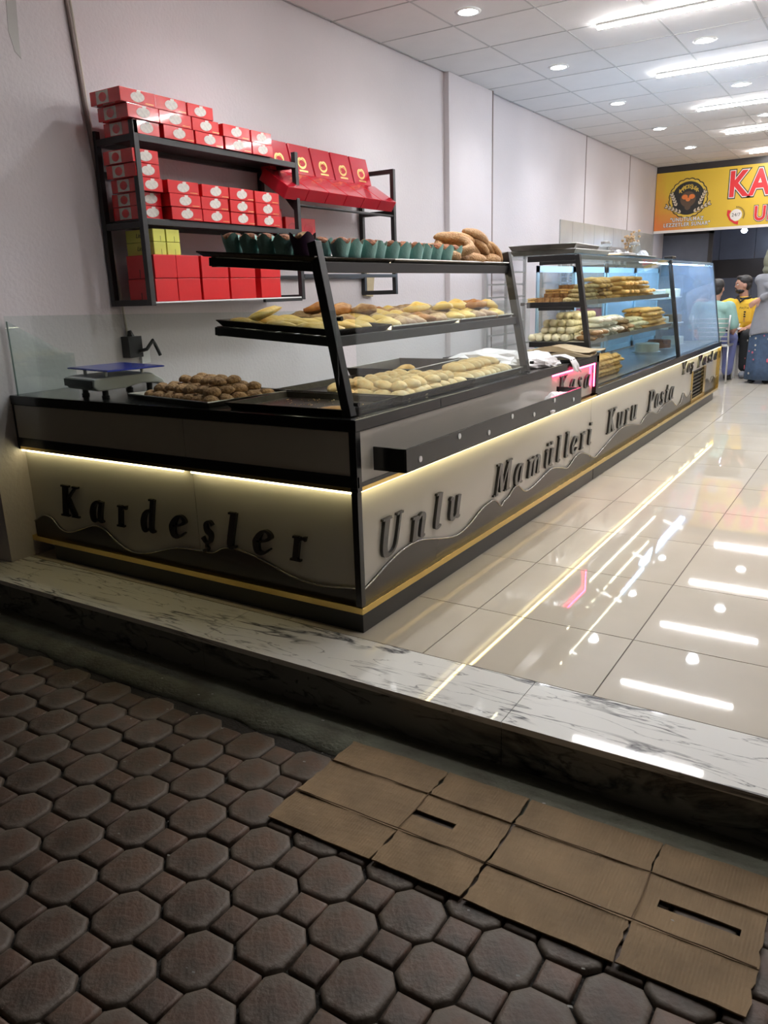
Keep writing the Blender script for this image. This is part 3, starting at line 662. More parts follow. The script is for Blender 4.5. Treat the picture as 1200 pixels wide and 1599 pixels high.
# ------------------------------------------------------------------ trays
def tray(name, label, cx, cy, z, lx, ly, rot=0, m='tray', h=.022, tilt=0.0, group=None, parts=True):
    t = thing(name, label, 'tray', (cx, cy, z), (0, tilt, rot), group)
    mb = MB(); a, b = lx/2, ly/2; th_ = .0015
    prof = [(a-.014, b-.014, 0), (a-.004, b-.004, h), (a+.004, b+.004, h+.001), (a+.004, b+.004, h-.001), (a-.005, b-.005, h-.002), (a-.015, b-.015, -.0015+.0016)]
    vs = []; fs = []
    for (p, q, zz) in prof[:4]:
        vs += [(-p, -q, zz), (p, -q, zz), (p, q, zz), (-p, q, zz)]
    for k in range(3):
        for i in range(4): j = (i+1) % 4; fs.append((k*4+i, k*4+j, (k+1)*4+j, (k+1)*4+i))
    vs2 = [(-(a-.013), -(b-.013), -.0015), (a-.013, -(b-.013), -.0015), (a-.013, b-.013, -.0015), (-(a-.013), b-.013, -.0015)]
    mb.add(vs, fs); mb.add(vs[:4], [(0, 1, 2, 3)])
    o = len(vs); mb.add(vs[12:16]+vs2, [(0, 1, 5, 4), (1, 2, 6, 5), (2, 3, 7, 6), (3, 0, 4, 7), (4, 5, 6, 7)])
    mb.build('pan', K[m], t)
    rr = MB(); rr.tube([(-a-.003, -b-.003, h), (a+.003, -b-.003, h), (a+.003, b+.003, h), (-a-.003, b+.003, h)], .003, 6, closed=True)
    rr.build('rim', K['alu'] if m == 'tray' else K[m], t)
    return t
G = 'baking trays on the pastry counter'
tray('cookie_tray', 'bright baking tray piled with round brown cookies beside the weighing scale', -.945, .275, TZ+.002, .56, .42, R(-9), 'tray', .02)
tray('baking_tray', 'dark empty baking tray with crumbs at the counter corner', -.345, .215, TZ+.002, .54, .36, 0, 'tray_dark', .022)
tray('baking_tray', 'baking tray of pale rolls on the counter behind the empty dark tray', -.385, .735, TZ+.002, .64, .62, 0, 'tray_dark', .022)
tray('baking_tray', 'far baking tray of pale rolls on the counter beside the plastic bags', -.23, 1.33, TZ+.002, .33, .54, 0, 'tray', .022)
tray('baking_tray', 'grey baking tray with a single pastry left toward the wall side of the counter', -.61, 1.36, TZ+.002, .36, .56, R(4), 'tray', .05)
cr = MB(); rg = random.Random(2)
for k in range(90):
    x = rg.uniform(-.58, -.12); y = rg.uniform(.06, .36); s_ = rg.uniform(.0015, .004)
    cr.box((x, y, TZ+.0035), (x+s_, y+s_, TZ+.0035+s_))
co = cr.build('crumbs', K['roll']); co['kind'] = 'stuff'; tag(co, 'light crumbs scattered in the dark empty baking tray', 'crumbs')

# organic lumps
def lump(nm, r, m, seed=0, n=12, k=8, amp=.08, flat=.35, mats=None, bend=0.0, ridges=0):
    rr = random.Random(seed); mb = MB(); mb.ell((0, 0, 0), (1, 1, 1), n, k)
    ph = [rr.uniform(0, 6.28) for _ in range(6)]; out = []
    for x, y, z in mb.v:
        d = 1+amp*(math.sin(3*x+ph[0])*math.sin(2.5*y+ph[1])+.6*math.sin(5*z+4*x+ph[2])*math.sin(4*y+ph[3]))
        if ridges: d *= 1+.10*math.cos(ridges*x*3.1)
        X, Y, Z = x*d*r[0], y*d*r[1], z*d*r[2]
        if Z < -flat*r[2]: Z = -flat*r[2]
        Y += bend*(x*x)*r[1]
        out.append((X, Y, Z+flat*r[2]))
    mb.v = out
    return mb.mesh(nm, K[m], smooth=True)
def put(nm, me, loc, rot, label, cat, group):
    o = link(nm, me, None, loc=loc, rot=rot); return tag(o, label, cat, group)

# brown cookies
cks = [lump('cookie', (.036, .034, .022), 'cookie', s, amp=.10, flat=.4) for s in range(4)]
rg = random.Random(21); ca, sa = math.cos(R(-9)), math.sin(R(-9))
def ck(u, v, z):
    x = -.945+u*ca-v*sa; y = .275+u*sa+v*ca
    put('cookie', cks[rg.randrange(4)], (x, y, z), (rg.uniform(-.15, .15), rg.uniform(-.15, .15), rg.uniform(0, 6)), 'round cracked brown cookie piled on the tray beside the scale', 'cookie', 'brown cookies on the tray beside the scale')
for i in range(7):
    for j in range(5): ck(-.21+i*.070+rg.uniform(-.004, .004), -.145+j*.071+rg.uniform(-.004, .004), TZ+.005)
for i in range(6):
    for j in range(4): ck(-.175+i*.070+rg.uniform(-.006, .006), -.11+j*.072+rg.uniform(-.006, .006), TZ+.034)
for i in range(4):
    for j in range(2): ck(-.12+i*.075+rg.uniform(-.01, .01), -.02+j*.07+rg.uniform(-.006, .006), TZ+.062)

# pale rolls on the counter trays
rls = [lump('bread_roll', (.046, .030, .024), 'roll', s+30, amp=.08, flat=.35, bend=.15) for s in range(5)]
rg = random.Random(31)
for i in range(6):
    for j in range(8):
        x = -.52+i*.080+rg.uniform(-.008, .008); y = .475+j*.073+rg.uniform(-.006, .006)
        if x < -.40 and y < .60: continue
        put('bread_roll', rls[rg.randrange(5)], (x, y, TZ+.005), (rg.uniform(-.1, .1), rg.uniform(-.1, .1), rg.uniform(-.5, .5)+(1.2 if rg.random() < .2 else 0)), 'pale oval bread roll lying on the tray behind the empty dark tray', 'bread roll', 'pale rolls on the tray behind the empty tray')
for i in range(4):
    for j in range(6):
        x = -.40+i*.085+rg.uniform(-.012, .012); y = .53+j*.085+rg.uniform(-.01, .01)
        put('bread_roll', rls[rg.randrange(5)], (x, y, TZ+.036), (rg.uniform(-.25, .25), rg.uniform(-.25, .25), rg.uniform(-.8, .8)), 'pale oval bread roll lying on the tray behind the empty dark tray', 'bread roll', 'pale rolls on the tray behind the empty tray')
big = [lump('long_roll', (.075, .034, .03), 'roll', s+60, amp=.07, flat=.3, bend=.2) for s in range(3)]
for i in range(2):
    for j in range(8):
        put('long_roll', big[rg.randrange(3)], (-.30+i*.13+rg.uniform(-.01, .01), 1.11+j*.063, TZ+.006), (0, 0, rg.uniform(-.3, .3)), 'long pale roll packed on the far counter tray near the bags', 'bread roll', 'long rolls on the far counter tray')
for j in range(6):
    put('long_roll', big[rg.randrange(3)], (-.24+rg.uniform(-.02, .02), 1.14+j*.072, TZ+.045), (0, 0, rg.uniform(-.4, .4)), 'long pale roll packed on the far counter tray near the bags', 'bread roll', 'long rolls on the far counter tray')
put('bread_roll', lump('pastry_end', (.06, .04, .03), 'golden', 5, amp=.15), (-.60, 1.34, TZ+.006), (0, 0, .6), 'single golden pastry piece left on the grey tray', 'pastry', None)
put('flat_pastry', lump('flat_pastry', (.075, .045, .012), 'pastry_br', 6, amp=.1), (-.16, .12, TZ+.006), (0, 0, .3), 'flat browned pastry left at the front of the dark empty tray', 'pastry', None)

# middle shelf
ti = R(4.0)
def mz(x, lvl=0): return shelf_z(x, lvl)+.019
G2 = 'trays on the rack'
tray('baking_tray', 'dark tray of golden boat pastries on the left end of the middle shelf', -.375, .235, mz(-.375), .53, .37, 0, 'tray_dark', .020, ti)
tray('baking_tray', 'tray of swirled pastries on the middle shelf behind the leaning post', -.375, .71, mz(-.375), .53, .54, 0, 'tray', .014, ti)
tray('baking_tray', 'farthest tray of pastries on the middle shelf', -.375, 1.29, mz(-.375), .53, .56, 0, 'tray', .014, ti)
boat = [lump('boat_pastry', (.085, .040, .020), 'pastry', s+80, amp=.16, flat=.3, ridges=1, bend=.1) for s in range(3)]
rg = random.Random(41)
for i in range(3):
    for j in range(4):
        x = -.56+i*.165+rg.uniform(-.01, .01); y = .11+j*.082+rg.uniform(-.006, .006)
        put('boat_pastry', boat[rg.randrange(3)], (x, y, mz(x)+.006), (rg.uniform(-.1, .1), ti, rg.uniform(-.25, .25)), 'long golden boat shaped pastry on the dark tray of the middle shelf', 'pastry', 'golden boat pastries on the middle shelf')
put('boat_pastry', boat[1], (-.50, .15, mz(-.50)+.036), (.2, -.35, .5), 'golden pastry lying on top of the others at the left end of the middle shelf', 'pastry', None)
swm = [lump('swirl_bun', (.058, .050, .026), k_, s+90, amp=.12, flat=.35, ridges=2) for s, k_ in ((0, 'pastry_sw'), (1, 'pastry'), (2, 'pastry_sw'), (3, 'pastry_br'))]
for tcy, t_y0, t_y1, lab, gp_ in ((.71, .49, .95, 'swirled bun on the middle shelf tray just behind the leaning post', 'swirl buns on the middle shelf'), (1.29, 1.06, 1.53, 'glazed bun on the farthest tray of the middle shelf', 'glazed buns on the far middle shelf tray')):
    for i in range(5):
        for j in range(5):
            x = -.58+i*.102+rg.uniform(-.008, .008); y = t_y0+j*(t_y1-t_y0)/4.4+rg.uniform(-.008, .008)
            w_ = [0, 1, 2, 0, 1, 2, 3][rg.randrange(7)]
            put('swirl_bun', swm[w_], (x, y, mz(x)+.004), (rg.uniform(-.12, .12), ti+rg.uniform(-.1, .1), rg.uniform(0, 3.1)), lab, 'bun', gp_)
for x, y, s_ in ((-.52, .52, 3), (-.45, .58, 3), (-.36, .62, 0), (-.30, .95, 1), (-.25, 1.45, 3), (-.32, 1.38, 1), (-.22, 1.52, 1), (-.30, 1.52, 3), (-.25, 1.1, 1)):
    put('glazed_bun', swm[s_], (x, y, mz(x)+.042), (rg.uniform(-.3, .3), rg.uniform(-.2, .2), rg.uniform(0, 3)), 'browned bun lying on top of the buns of the middle shelf', 'bun', 'buns on top on the middle shelf')

# top shelf: trays, muffins, sesame breads
tj = R(4.6)
tray('muffin_tray', 'dark tray with teal cup muffins on the left end of the top shelf', -.415, .27, mz(-.415, 1), .53, .50, 0, 'tray_dark', .014, tj)
tray('muffin_tray', 'steel tray with muffins and sesame breads on the right part of the top shelf', -.415, 1.065, mz(-.415, 1), .53, 1.07, 0, 'tray', .014, tj)
def cup_mesh(nm, m, seed):
    rr = random.Random(seed); n = 24; vs = []; fs = []
    ph = rr.uniform(0, 1.5)
    for k, (r_, z) in enumerate(((.027, 0), (.030, .022), (.034, .043), (.039, .054))):
        for i in range(n):
            a = 2*PI*i/n
            pk = 1-abs(((a+ph)*4/(2*PI)) % 1*2-1)
            zz = z+(.029*pk if k == 3 else (.006*pk if k == 2 else 0)); rr_ = r_*(1+(.12*pk if k >= 2 else 0)+(.02*math.cos(12*a)))
            vs.append((rr_*math.cos(a), rr_*math.sin(a), zz))
    for k in range(3):
        for i in range(n): j = (i+1) % n; fs.append((k*n+i, k*n+j, (k+1)*n+j, (k+1)*n+i))
    fs.append(tuple(range(n-1, -1, -1)))
    return MB().add(vs, fs).mesh(nm, K[m], smooth=True)
cups = [cup_mesh('paper_cup', 'teal_paper', s) for s in range(4)]; pcup = cup_mesh('paper_cup', 'purple_paper', 9)
mtop = [lump('muffin_top', (.035, .034, .024), 'muffin', s+120, amp=.14, flat=.5) for s in range(3)]; ntop = lump('muffin_top', (.036, .035, .022), 'muffin_nut', 200, amp=.2, flat=.5)
def muffin(x, y, rz, label, group=None, purple=False, s=1.0, z=None):
    t = thing('muffin', label, 'muffin', (x, y, mz(x, 1)+.003), (0, 0, rz), group); t.scale = (s, s, s)
    link('paper_cup', pcup if purple else cups[int(rz*7) % 4], t)
    link('muffin_top', ntop if purple else mtop[int(rz*11) % 3], t, loc=(0, 0, .047))
    return t
rg = random.Random(51)
ords = ['first', 'second', 'third', 'fourth', 'fifth', 'sixth', 'seventh', 'eighth', 'ninth', 'tenth', 'eleventh']
for i, x in enumerate((-.575, -.495, -.415, -.34)):
    muffin(x, .10, rg.uniform(0, 6), 'teal paper cup muffin, %s from the left in the front row before the purple one' % ords[i], 'teal muffins left of the purple muffin')
    muffin(x+.01, .18, rg.uniform(0, 6), 'teal paper cup muffin, %s from the left in the back row of the dark tray' % ords[i], 'teal muffins in the back row of the dark tray')
muffin(-.255, .10, 1.0, 'muffin with nut topping in a dark purple paper cup', None, True, 1.12)
for i in range(11):
    y = .215+i*.088
    muffin(-.185+rg.uniform(-.012, .004), y, rg.uniform(0, 6), 'teal paper cup muffin, %s of the front row right of the leaning post' % ords[i], 'teal muffins right of the post', s=.95)
    if i % 2 == 0: muffin(-.28+rg.uniform(-.01, .01), y+.03, rg.uniform(0, 6), 'teal paper cup muffin of the second row, behind the %s muffin right of the post' % ords[i], 'teal muffins behind the front row', s=.95)
lf = [lump('sesame_loaf', (.115, .034, .030), 'simit', s+150, n=14, k=10, amp=.05, flat=.5, bend=.5) for s in range(3)]
ring = MB().tube([(.075*math.cos(2*PI*i/20), .055*math.sin(2*PI*i/20), .02+.004*math.sin(5*i)) for i in range(20)], .022, 8, closed=True).mesh('sesame_ring', K['simit'], True)
bz = mz(-.25, 1)+.004
for k, (x, y, z, rx, ry, rz, kind) in enumerate([
        (-.26, 1.16, .00, 0, 0, .5, 0), (-.20, 1.24, .00, 0, 0, .9, 1), (-.24, 1.36, .0, 0, 0, 1.1, 2), (-.19, 1.46, .0, 0, 0, 1.3, 0),
        (-.21, 1.50, .03, 0, .5, 1.9, 1), (-.20, 1.40, .045, 0, .45, 1.7, 2), (-.22, 1.30, .045, 0, .35, 1.4, 0), (-.20, 1.36, .10, 0, .25, 1.5, 1), (-.19, 1.54, .02, 0, .6, 1.8, 2), (-.24, 1.22, .09, 0, .1, 1.0, 0), (-.26, 1.44, .085, 0, .3, 1.6, 1), (-.34, 1.20, .0, 0, 0, .4, 2), (-.36, 1.42, .0, 0, 0, 1.3, 2)]):
    put('sesame_loaf', lf[kind], (x, y, bz+z), (rx, ry, rz), 'long sesame bread in the heap on the right end of the top shelf', 'bread', 'sesame breads heaped on the top shelf')
for k, (x, y, z, rx, ry, rz) in enumerate([(-.24, 1.06, .01, .1, .1, .3), (-.23, 1.18, .055, .5, .2, .2), (-.33, 1.12, .04, .2, .1, .3)]):
    put('sesame_ring', ring, (x, y, bz+z), (rx, ry, rz), 'ring shaped sesame bread in the heap on the top shelf', 'bread', 'sesame rings heaped on the top shelf')

# ------------------------------------------------------------------ weighing scale, cable
ws = thing('weighing_scale', 'grey shop scale with a blue filmed pan at the left end of the counter', 'scale', (-1.405, .20, TZ), (0, 0, R(-10)))
b_ = MB(); b_.prism([(-.15, .035), (-.17, .055), (-.165, .088), (-.10, .092), (.12, .092), (.17, .060), (.19, .030), (.14, .045), (.06, .052), (-.02, .038)], .27, 'x', 0)
b_.v = [(v[0]-.20+.0, v[1], v[2]) for v in b_.v]; 
b_.v = [(v[0], v[1], v[2]) for v in b_.v]
b_.build('housing', K['scale_body'], ws, bevel=.006)
bx('display_window', (-.19, -.1745, .050), (.055, -.168, .082), K['darkplastic'], ws)
for x in (-.15, .03):
    for y in (-.10, .12):
        MB().lathe([(.016, 0), (.018, .008), (.013, .012), (.013, .045)], 12, mt=TM((x, y, 0))).build('foot', K['darkplastic'], ws)
for x in (-.15, .03):
    for y in (-.09, .09): MB().lathe([(.008, .09), (.008, .118)], 10, mt=TM((x, y, 0))).build('pan_support', K['alu'], ws)
pn = MB(); pn.box((-.235, -.13, .118), (.125, .15, .124)); pn.build('pan', K['scale_pan'], ws, bevel=.002)
pw = MB(); pw.box((-.228, -.124, .1242), (.118, .144, .1252)); pw.build('pan_film', K['scale_pan'], ws)
cb = thing('wall_cable', 'cream cable running down the left wall to a black adaptor', 'cable')
MB().tube([(WX+.012, .60, 2.56), (WX+.012, .627, 2.1), (WX+.012, .66, 1.55), (WX+.014, .69, 1.25), (WX+.02, .70, 1.02)], .0075, 8).build('lower_cable', K['cable'], cb, smooth=True)
MB().tube([(WX+.008, .555, 3.0), (WX+.008, .585, 2.56), (WX+.008, .618, 2.1), (WX+.008, .648, 1.75)], .011, 8).build('dark_conduit', K['trimb'], cb, smooth=True)
ad = MB(); ad.box((WX+.001, .67, .90), (WX+.06, .76, 1.01)); ad.tube([(WX+.03, .715, 1.0), (WX+.025, .71, 1.04)], [.022, .012], 10)
ad.tube([(WX+.06, .73, .93), (WX+.09, .76, .94), (WX+.10, .80, .985), (WX+.08, .83, .96), (WX+.09, .85, .90)], .010, 8)
ad.build('adaptor', K['darkplastic'], cb, bevel=.004)
bx('socket_plate', (WX+.001, .78, .86), (WX+.02, .84, .93), K['white_pl'], cb, .003)

# ------------------------------------------------------------------ wall racks
FX = -1.64; BX = -1.932; SS = .030
def sqbar(a, b, parent, nm): return MB().box(a, b).build(nm, K['blackm'], parent, bevel=.0015)
ra = thing('wall_rack', 'black metal wall rack filled with stacked red and yellow boxes', 'wall rack')
for y in (.632, 1.85):
    zt = 2.015
    sqbar((FX-SS, y, 1.165), (FX, y+SS, zt), ra, 'front_post'); sqbar((BX-.012, y, 1.165), (BX+.018, y+SS, zt-.02), ra, 'back_post')
    for z in (1.165, 1.535, 1.925): sqbar((BX+.018, y+.002, z), (FX-SS, y+SS-.002, z+.03), ra, 'end_bar')
for z, nm in ((1.925, 'top'), (1.548, 'mid')):
    sqbar((FX-.02, .662, z), (FX, 1.85, z+.030), ra, 'front_rail'); sqbar((BX-.01, .662, z), (BX+.012, 1.85, z+.030), ra, 'back_rail')
    bx('shelf_board', (BX+.012, .662, z+.024), (FX-.02, 1.85, z+.030), K['blackm'], ra)
sqbar((BX-.01, .662, 1.785), (BX+.012, 1.85, 1.815), ra, 'back_rail')
bx('glass_shelf', (BX, .664, 1.176), (FX-.004, 1.845, 1.183), K['white_pl'], ra)
sqbar((FX-.022, 1.50, 1.158), (FX-.002, 1.85, 1.176), ra, 'front_rail')
rb = thing('sloped_wall_rack', 'black metal wall rack with a sloping shelf of crimson boxes', 'wall rack')
for y in (2.97,):
    sqbar((FX-SS, y, 1.175), (FX, y+SS, 2.035), rb, 'front_post'); sqbar((BX-.012, y, 1.175), (BX+.018, y+SS, 2.02), rb, 'back_post')
    for z in (1.175, 1.73, 2.005): sqbar((BX+.018, y+.002, z), (FX-SS, y+SS-.002, z+.03), rb, 'end_bar')
for z in (1.768, 1.718): MB().tube([(FX-.012, 1.885, z), (FX-.012, 2.97, z)], .0085, 8).build('front_rail', K['blackm'], rb, smooth=True)
for z in (1.86, 1.93): MB().tube([(BX+.05, 1.885, z+.06), (BX+.05, 2.97, z+.06)], .0085, 8).build('back_rail', K['blackm'], rb, smooth=True)
sqbar((FX-.018, 1.885, 1.295), (FX, 2.97, 1.318), rb, 'lower_rail'); sqbar((BX-.01, 1.885, 1.295), (BX+.012, 2.97, 1.318), rb, 'back_rail')
bar((FX-.03, 1.876, 1.70), (BX+.02, 1.876, 1.97), .02, .03, K['blackm'], rb, 'sloping_arm')
bar((FX-.03, 2.984, 1.73), (BX+.02, 2.984, 1.97), .02, .02, K['blackm'], rb, 'sloping_arm')

# printed marks
def blob_logo(w, h, n=28):
    pts = []
    for i in range(n):
        a = 2*PI*i/n; r_ = 1-.20*math.exp(-((a-PI/2)/.35)**2)+.08*math.cos(2*a-1.2)
        pts.append((math.cos(a)*w*r_, math.sin(a)*h*r_))
    return pts
logo_me = MB().prism(blob_logo(.040, .023), .0008, 'x', 0).mesh('logo', K['logo_white'])
lf_ = MB(); lf_.mi = 0
for dy, dz, s_ in ((.004, .022, .010), (.014, .024, .007)): lf_.add([(.0012, dy+s_*math.cos(2*PI*i/10), dz+s_*.55*math.sin(2*PI*i/10)) for i in range(10)], [tuple(range(10))])
leaf_me = lf_.mesh('logo_leaf', K['logo_white'])
line_me = MB().box((0, .045, -.0235), (.0009, .095, -.0215)).mesh('print_line', K['logo_gold'])
lab_me = MB().box((.0, -.0008, -.027), (.085, 0, .027)).mesh('end_label', K['logo_white'])
labc_me = MB().prism([(.045+.026*math.cos(2*PI*i/20), .020*math.sin(2*PI*i/20)) for i in range(20)], .0006, 'y', -.0014).mesh('end_mark', K['redbox'])
BOXH = .0625
box_me = {}
def red_box(y0, y1, z, x=-1.64, depth=.21, label='', group=None, foil=False):
    w_ = y1-y0-.004
    k = (round(w_, 2), depth)
    if k not in box_me:
        w2 = k[0]
        mb = MB(); mb.box((-depth, 0, 0), (0, w2, BOXH-.002)); box_me[k] = mb.mesh('carton', K['redbox'])
    t = thing('pastry_box', label, 'box', (x, y0+.002, z), (0, 0, 0), group)
    link('carton', box_me[k], t, bevel=.0015)
    lg = link('logo', logo_me, t, loc=(.0002, w_*.5, BOXH*.48)); link('leaf_mark', leaf_me, lg, loc=(0, 0, 0))
    if w_ > .18: link('print_line', line_me, t, loc=(.0002, w_*.5-.0, BOXH*.5))
    if y0 < .72:
        el = link('end_label', lab_me, t, loc=(-depth+.045, -.0002, BOXH*.48)); link('end_mark', labc_me, el)
    return t
rg = random.Random(61)
names = ['first', 'second', 'third', 'fourth', 'fifth']
tiers = {3: ['bottom', 'middle', 'top'], 2: ['lower', 'upper'], 5: ['lowest', 'second lowest', 'middle', 'second highest', 'highest']}
def stack(row, idx, y0, y1, z, n, jit, dx=0):
    for k in range(n):
        j = jit[k] if k < len(jit) else 0
        red_box(y0+j, y1+j, z+k*BOXH, x=-1.625-.0+dx+rg.uniform(-.006, .004), label='%s red box of the %s stack from the left, %s rack shelf' % (tiers[n][k], names[idx], row), group='red pastry boxes on the %s shelf' % row)
z = 1.956
stack('top', 0, .66, .80, z, 1, [0]) if False else None
for k, (a, b) in enumerate(((.635, .80), (.60, .79), (.565, .775))):
    red_box(a, b, z+k*BOXH, x=(-1.628 if k else -1.64), label='%s red box of the first stack from the left, top rack shelf' % tiers[3][k], group='red pastry boxes on the top shelf')
for k, (a, b) in enumerate(((.815, 1.02), (.795, 1.005), (.778, .985))):
    red_box(a, b, z+k*BOXH, x=-1.63, label='%s red box of the second stack from the left, top rack shelf' % tiers[3][k], group='red pastry boxes on the top shelf')
for k, (a, b) in enumerate(((1.03, 1.235), (1.015, 1.21), (.99, 1.17))):
    red_box(a, b, z+k*BOXH, x=-1.632, label='%s red box of the third stack from the left, top rack shelf' % tiers[3][k], group='red pastry boxes on the top shelf')
stack('top', 3, 1.24, 1.45, z, 2, [0, -.01]); stack('top', 4, 1.455, 1.63, z, 2, [0, .0])
z = 1.580
for k, a in enumerate((.664, .664, .645, .625, .615)):
    red_box(a, .80-.006*k, z+k*BOXH, x=-1.675+(.03 if k > 1 else 0), label='%s red box of the first stack from the left, middle rack shelf' % tiers[5][k], group='red pastry boxes on the middle shelf')
stack('middle', 1, .81, 1.02, z, 3, [.004, -.004, -.008]); stack('middle', 2, 1.03, 1.235, z, 3, [.0, -.004, .008])
stack('middle', 3, 1.24, 1.435, z, 3, [.004, 0, .0]); stack('middle', 4, 1.45, 1.66, z, 3, [0, -.002, .0])
for k in range(2):
    red_box(1.72, 1.84, z+k*BOXH, x=-1.76, depth=.16, label='red box with a round mark beside the right post, %s of two' % tiers[2][k], group='red boxes by the right post')
# boxes seen beyond the post
for k in range(2):
    t = thing('pastry_box', 'red box with round marks standing under the sloping shelf, %s one' % ('front' if k == 0 else 'back'), 'box', (-1.78-.0*k, 1.90+.16*k, 1.3185 if False else 1.55))
    bx('carton', (-.13, 0, 0), (0, .145, .115), K['redplain'], t, .002)
    MB().prism([(.07+.045*math.cos(2*PI*i/20), .05+.032*math.sin(2*PI*i/20)) for i in range(20)], .0008, 'x', .0).build('round_mark', K['redbox_d'], t)
bx('support_shelf', (BX+.012, 1.885, 1.54), (-1.76, 2.25, 1.549), K['blackm'], rb)
# plain red cartons with two rows, yellow boxes on top
for row, zz in (('lower', 1.1835), ('upper', 1.2975)):
    for idx, (a, b) in enumerate(((.675, .825), (.829, .992), (1.0, 1.205), (1.22, 1.43), (1.475, 1.655))):
        t = thing('plain_red_carton', 'plain red carton, %s from the left in the %s row of the bottom shelf' % (names[idx], row), 'box', (-1.645+rg.uniform(-.004, .004), a, zz), group='plain red cartons on the bottom shelf')
        bx('carton', (-.20, 0, 0), (0, b-a-.003, .1125), K['redplain'], t, .003)
        if idx == 0: MB().box((-.11, -.0006, .0), (-.106, 0, .045)).build('side_slot', K['ink'], t)
def txt(body, size, m, parent, nm='text', loc=(0, 0, 0), rot=(0, 0, 0), ext=.0004, offset=0.0, shear=0.0, align='LEFT', sx=1.0, space=1.0):
    cu = bpy.data.curves.new('txt', 'FONT'); cu.body = body; cu.size = size; cu.extrude = ext; cu.offset = offset; cu.shear = shear; cu.align_x = align; cu.space_character = space
    cu.resolution_u = 3
    o = bpy.data.objects.new('txt', cu); COL.objects.link(o)
    dg = bpy.context.evaluated_depsgraph_get(); me = bpy.data.meshes.new_from_object(o.evaluated_get(dg)); me.name = nm
    bpy.data.objects.remove(o); me.materials.clear(); me.materials.append(m)
    q = link(nm, me, parent, loc=loc, rot=rot); q.scale = (sx, 1, 1); return q
for row, zz in (('lower', 1.4105), ('upper', 1.4725)):
    for idx, (a, b) in enumerate(((.70, .783), (.787, .880))):
        t = thing('yellow_box', 'lime yellow box on the plain red cartons, %s row, %s' % (row, 'left one' if idx == 0 else 'right one'), 'box', (-1.655, a, zz), group='lime yellow boxes on the bottom shelf')
        bx('carton', (-.20, 0, 0), (0, b-a-.004, .0605), K['yellowbox'], t, .0025)
        MB().box((0, (b-a)*.55, .0), (.0006, (b-a)*.57, .028)).build('front_slit', K['ink'], t)
        if idx == 0: txt('Limosa', .030, K['ink'], t, 'printed_word', (-.125, -.0008, .022), (R(90), 0, 0), shear=.3)
# crimson boxes on the sloping shelf
slope = math.atan2(.20, .30)
for k in range(6):
    y = 1.70+k*.212
    if k == 0: y = 1.66
    t = thing('crimson_box', 'crimson box lying on the sloping shelf, %s from the left' % (names+['sixth'])[k], 'box', (-1.655, 1.735+k*.2035, 1.735), (0, slope, 0), group='crimson boxes lying on the sloping shelf')
    bx('carton', (-.22, 0, .012), (0, .198, .088), K['redbox_d'], t, .003)
for k in range(5):
    t = thing('gold_marked_box', 'crimson box with a gold mark standing behind the sloping boxes, %s from the left' % names[k], 'box', (-1.775, 1.80+k*.225, 1.88), (0, R(-14), 0), group='crimson boxes with gold marks')
    bx('carton', (-.075, 0, 0), (0, .212, .235), K['redbox_d'], t, .003)
    MB().prism([(.106+p*1.05, .125+q*1.55) for p, q in blob_logo(.042, .026)], .0008, 'x', 0).build('gold_mark', K['logo_gold'], t)
    MB().prism([(.106+p*.8, .125+q*1.0) for p, q in blob_logo(.042, .026)], .0006, 'x', .0008).build('mark_centre', K['redbox_d'], t)
    bx('gold_line', (0, .062, .068), (.0008, .15, .078), K['logo_gold'], t)
    MB().tube([(.0012, .106+.030*math.cos(a), .125+.018*math.sin(a)) for a in [i*.5 for i in range(9)]], .0028, 5).build('mark_scroll', K['logo_gold'], t)
hb = MB(); hb.prism([(2.98, 1.17), (3.10, 1.16), (3.13, 1.32), (3.0, 1.34)], .02, 'x', WX+.004)
tag(hb.build('hanging_paper_bag', K['paperbag'], bevel=.004), 'brown paper bag hanging on the wall beside the sloping rack', 'paper bag')

# ------------------------------------------------------------------ bags
def crumple(nm, r, m, seed, n=20, k=12, amp=.35, flat=.3):
    rr = random.Random(seed); mb = MB(); mb.ell((0, 0, 0), (1, 1, 1), n, k); fr = [(Vector((rr.uniform(-1, 1), rr.uniform(-1, 1), rr.uniform(-1, 1))).normalized()*rr.uniform(3, 9), rr.uniform(0, 6)) for _ in range(7)]
    out = []
    for p in mb.v:
        v = Vector(p); d = 1+sum(abs(math.sin(v.dot(a)+b)) for a, b in fr)/7*amp*2-amp
        X, Y, Z = v.x*d*r[0], v.y*d*r[1], v.z*d*r[2]; Z = max(Z, -flat*r[2]); out.append((X, Y, Z+flat*r[2]))
    mb.v = out; return mb.mesh(nm, K[m], smooth=False)
def bagobj(nm, r, m, seed, loc, rot, label, cat='plastic bag', group=None, amp=.35): return put(nm, crumple(nm, r, m, seed, amp=amp), loc, rot, label, cat, group)
bagobj('plastic_bag', (.20, .22, .06), 'bag', 1, (-.40, 1.90, TZ+.002), (0, 0, .2), 'large crumpled white plastic bag on the counter behind the post')
bagobj('plastic_bag', (.11, .17, .055), 'bag', 2, (-.13, 1.90, TZ+.002), (0, 0, .1), 'white plastic bag with pink print at the counter edge beside the post')
MB().box((-.09, 1.80, TZ+.03), (-.02, 1.92, TZ+.04)).v
bagobj('pink_print', (.045, .11, .022), 'bag', 3, (-.055, 1.95, TZ+.0), (0, 0, 0), 'small folded white bag lying in front of the till edge')
dr = MB(); pth = [(-.12, 2.14, TZ+.03), (-.05, 2.15, TZ+.035), (.0, 2.16, TZ+.022), (.022, 2.165, TZ-.01), (.026, 2.18, TZ-.04), (.03, 2.21, TZ-.055)]
nn = len(pth); vs = []; fs = []
for k, p in enumerate(pth):
    for j in range(6): vs.append((p[0]+.004*math.sin(j*2.2+k), p[1]-.05+.02*j*(1-.03*k), p[2]+.006*math.sin(j*2.7+k*1.3)))
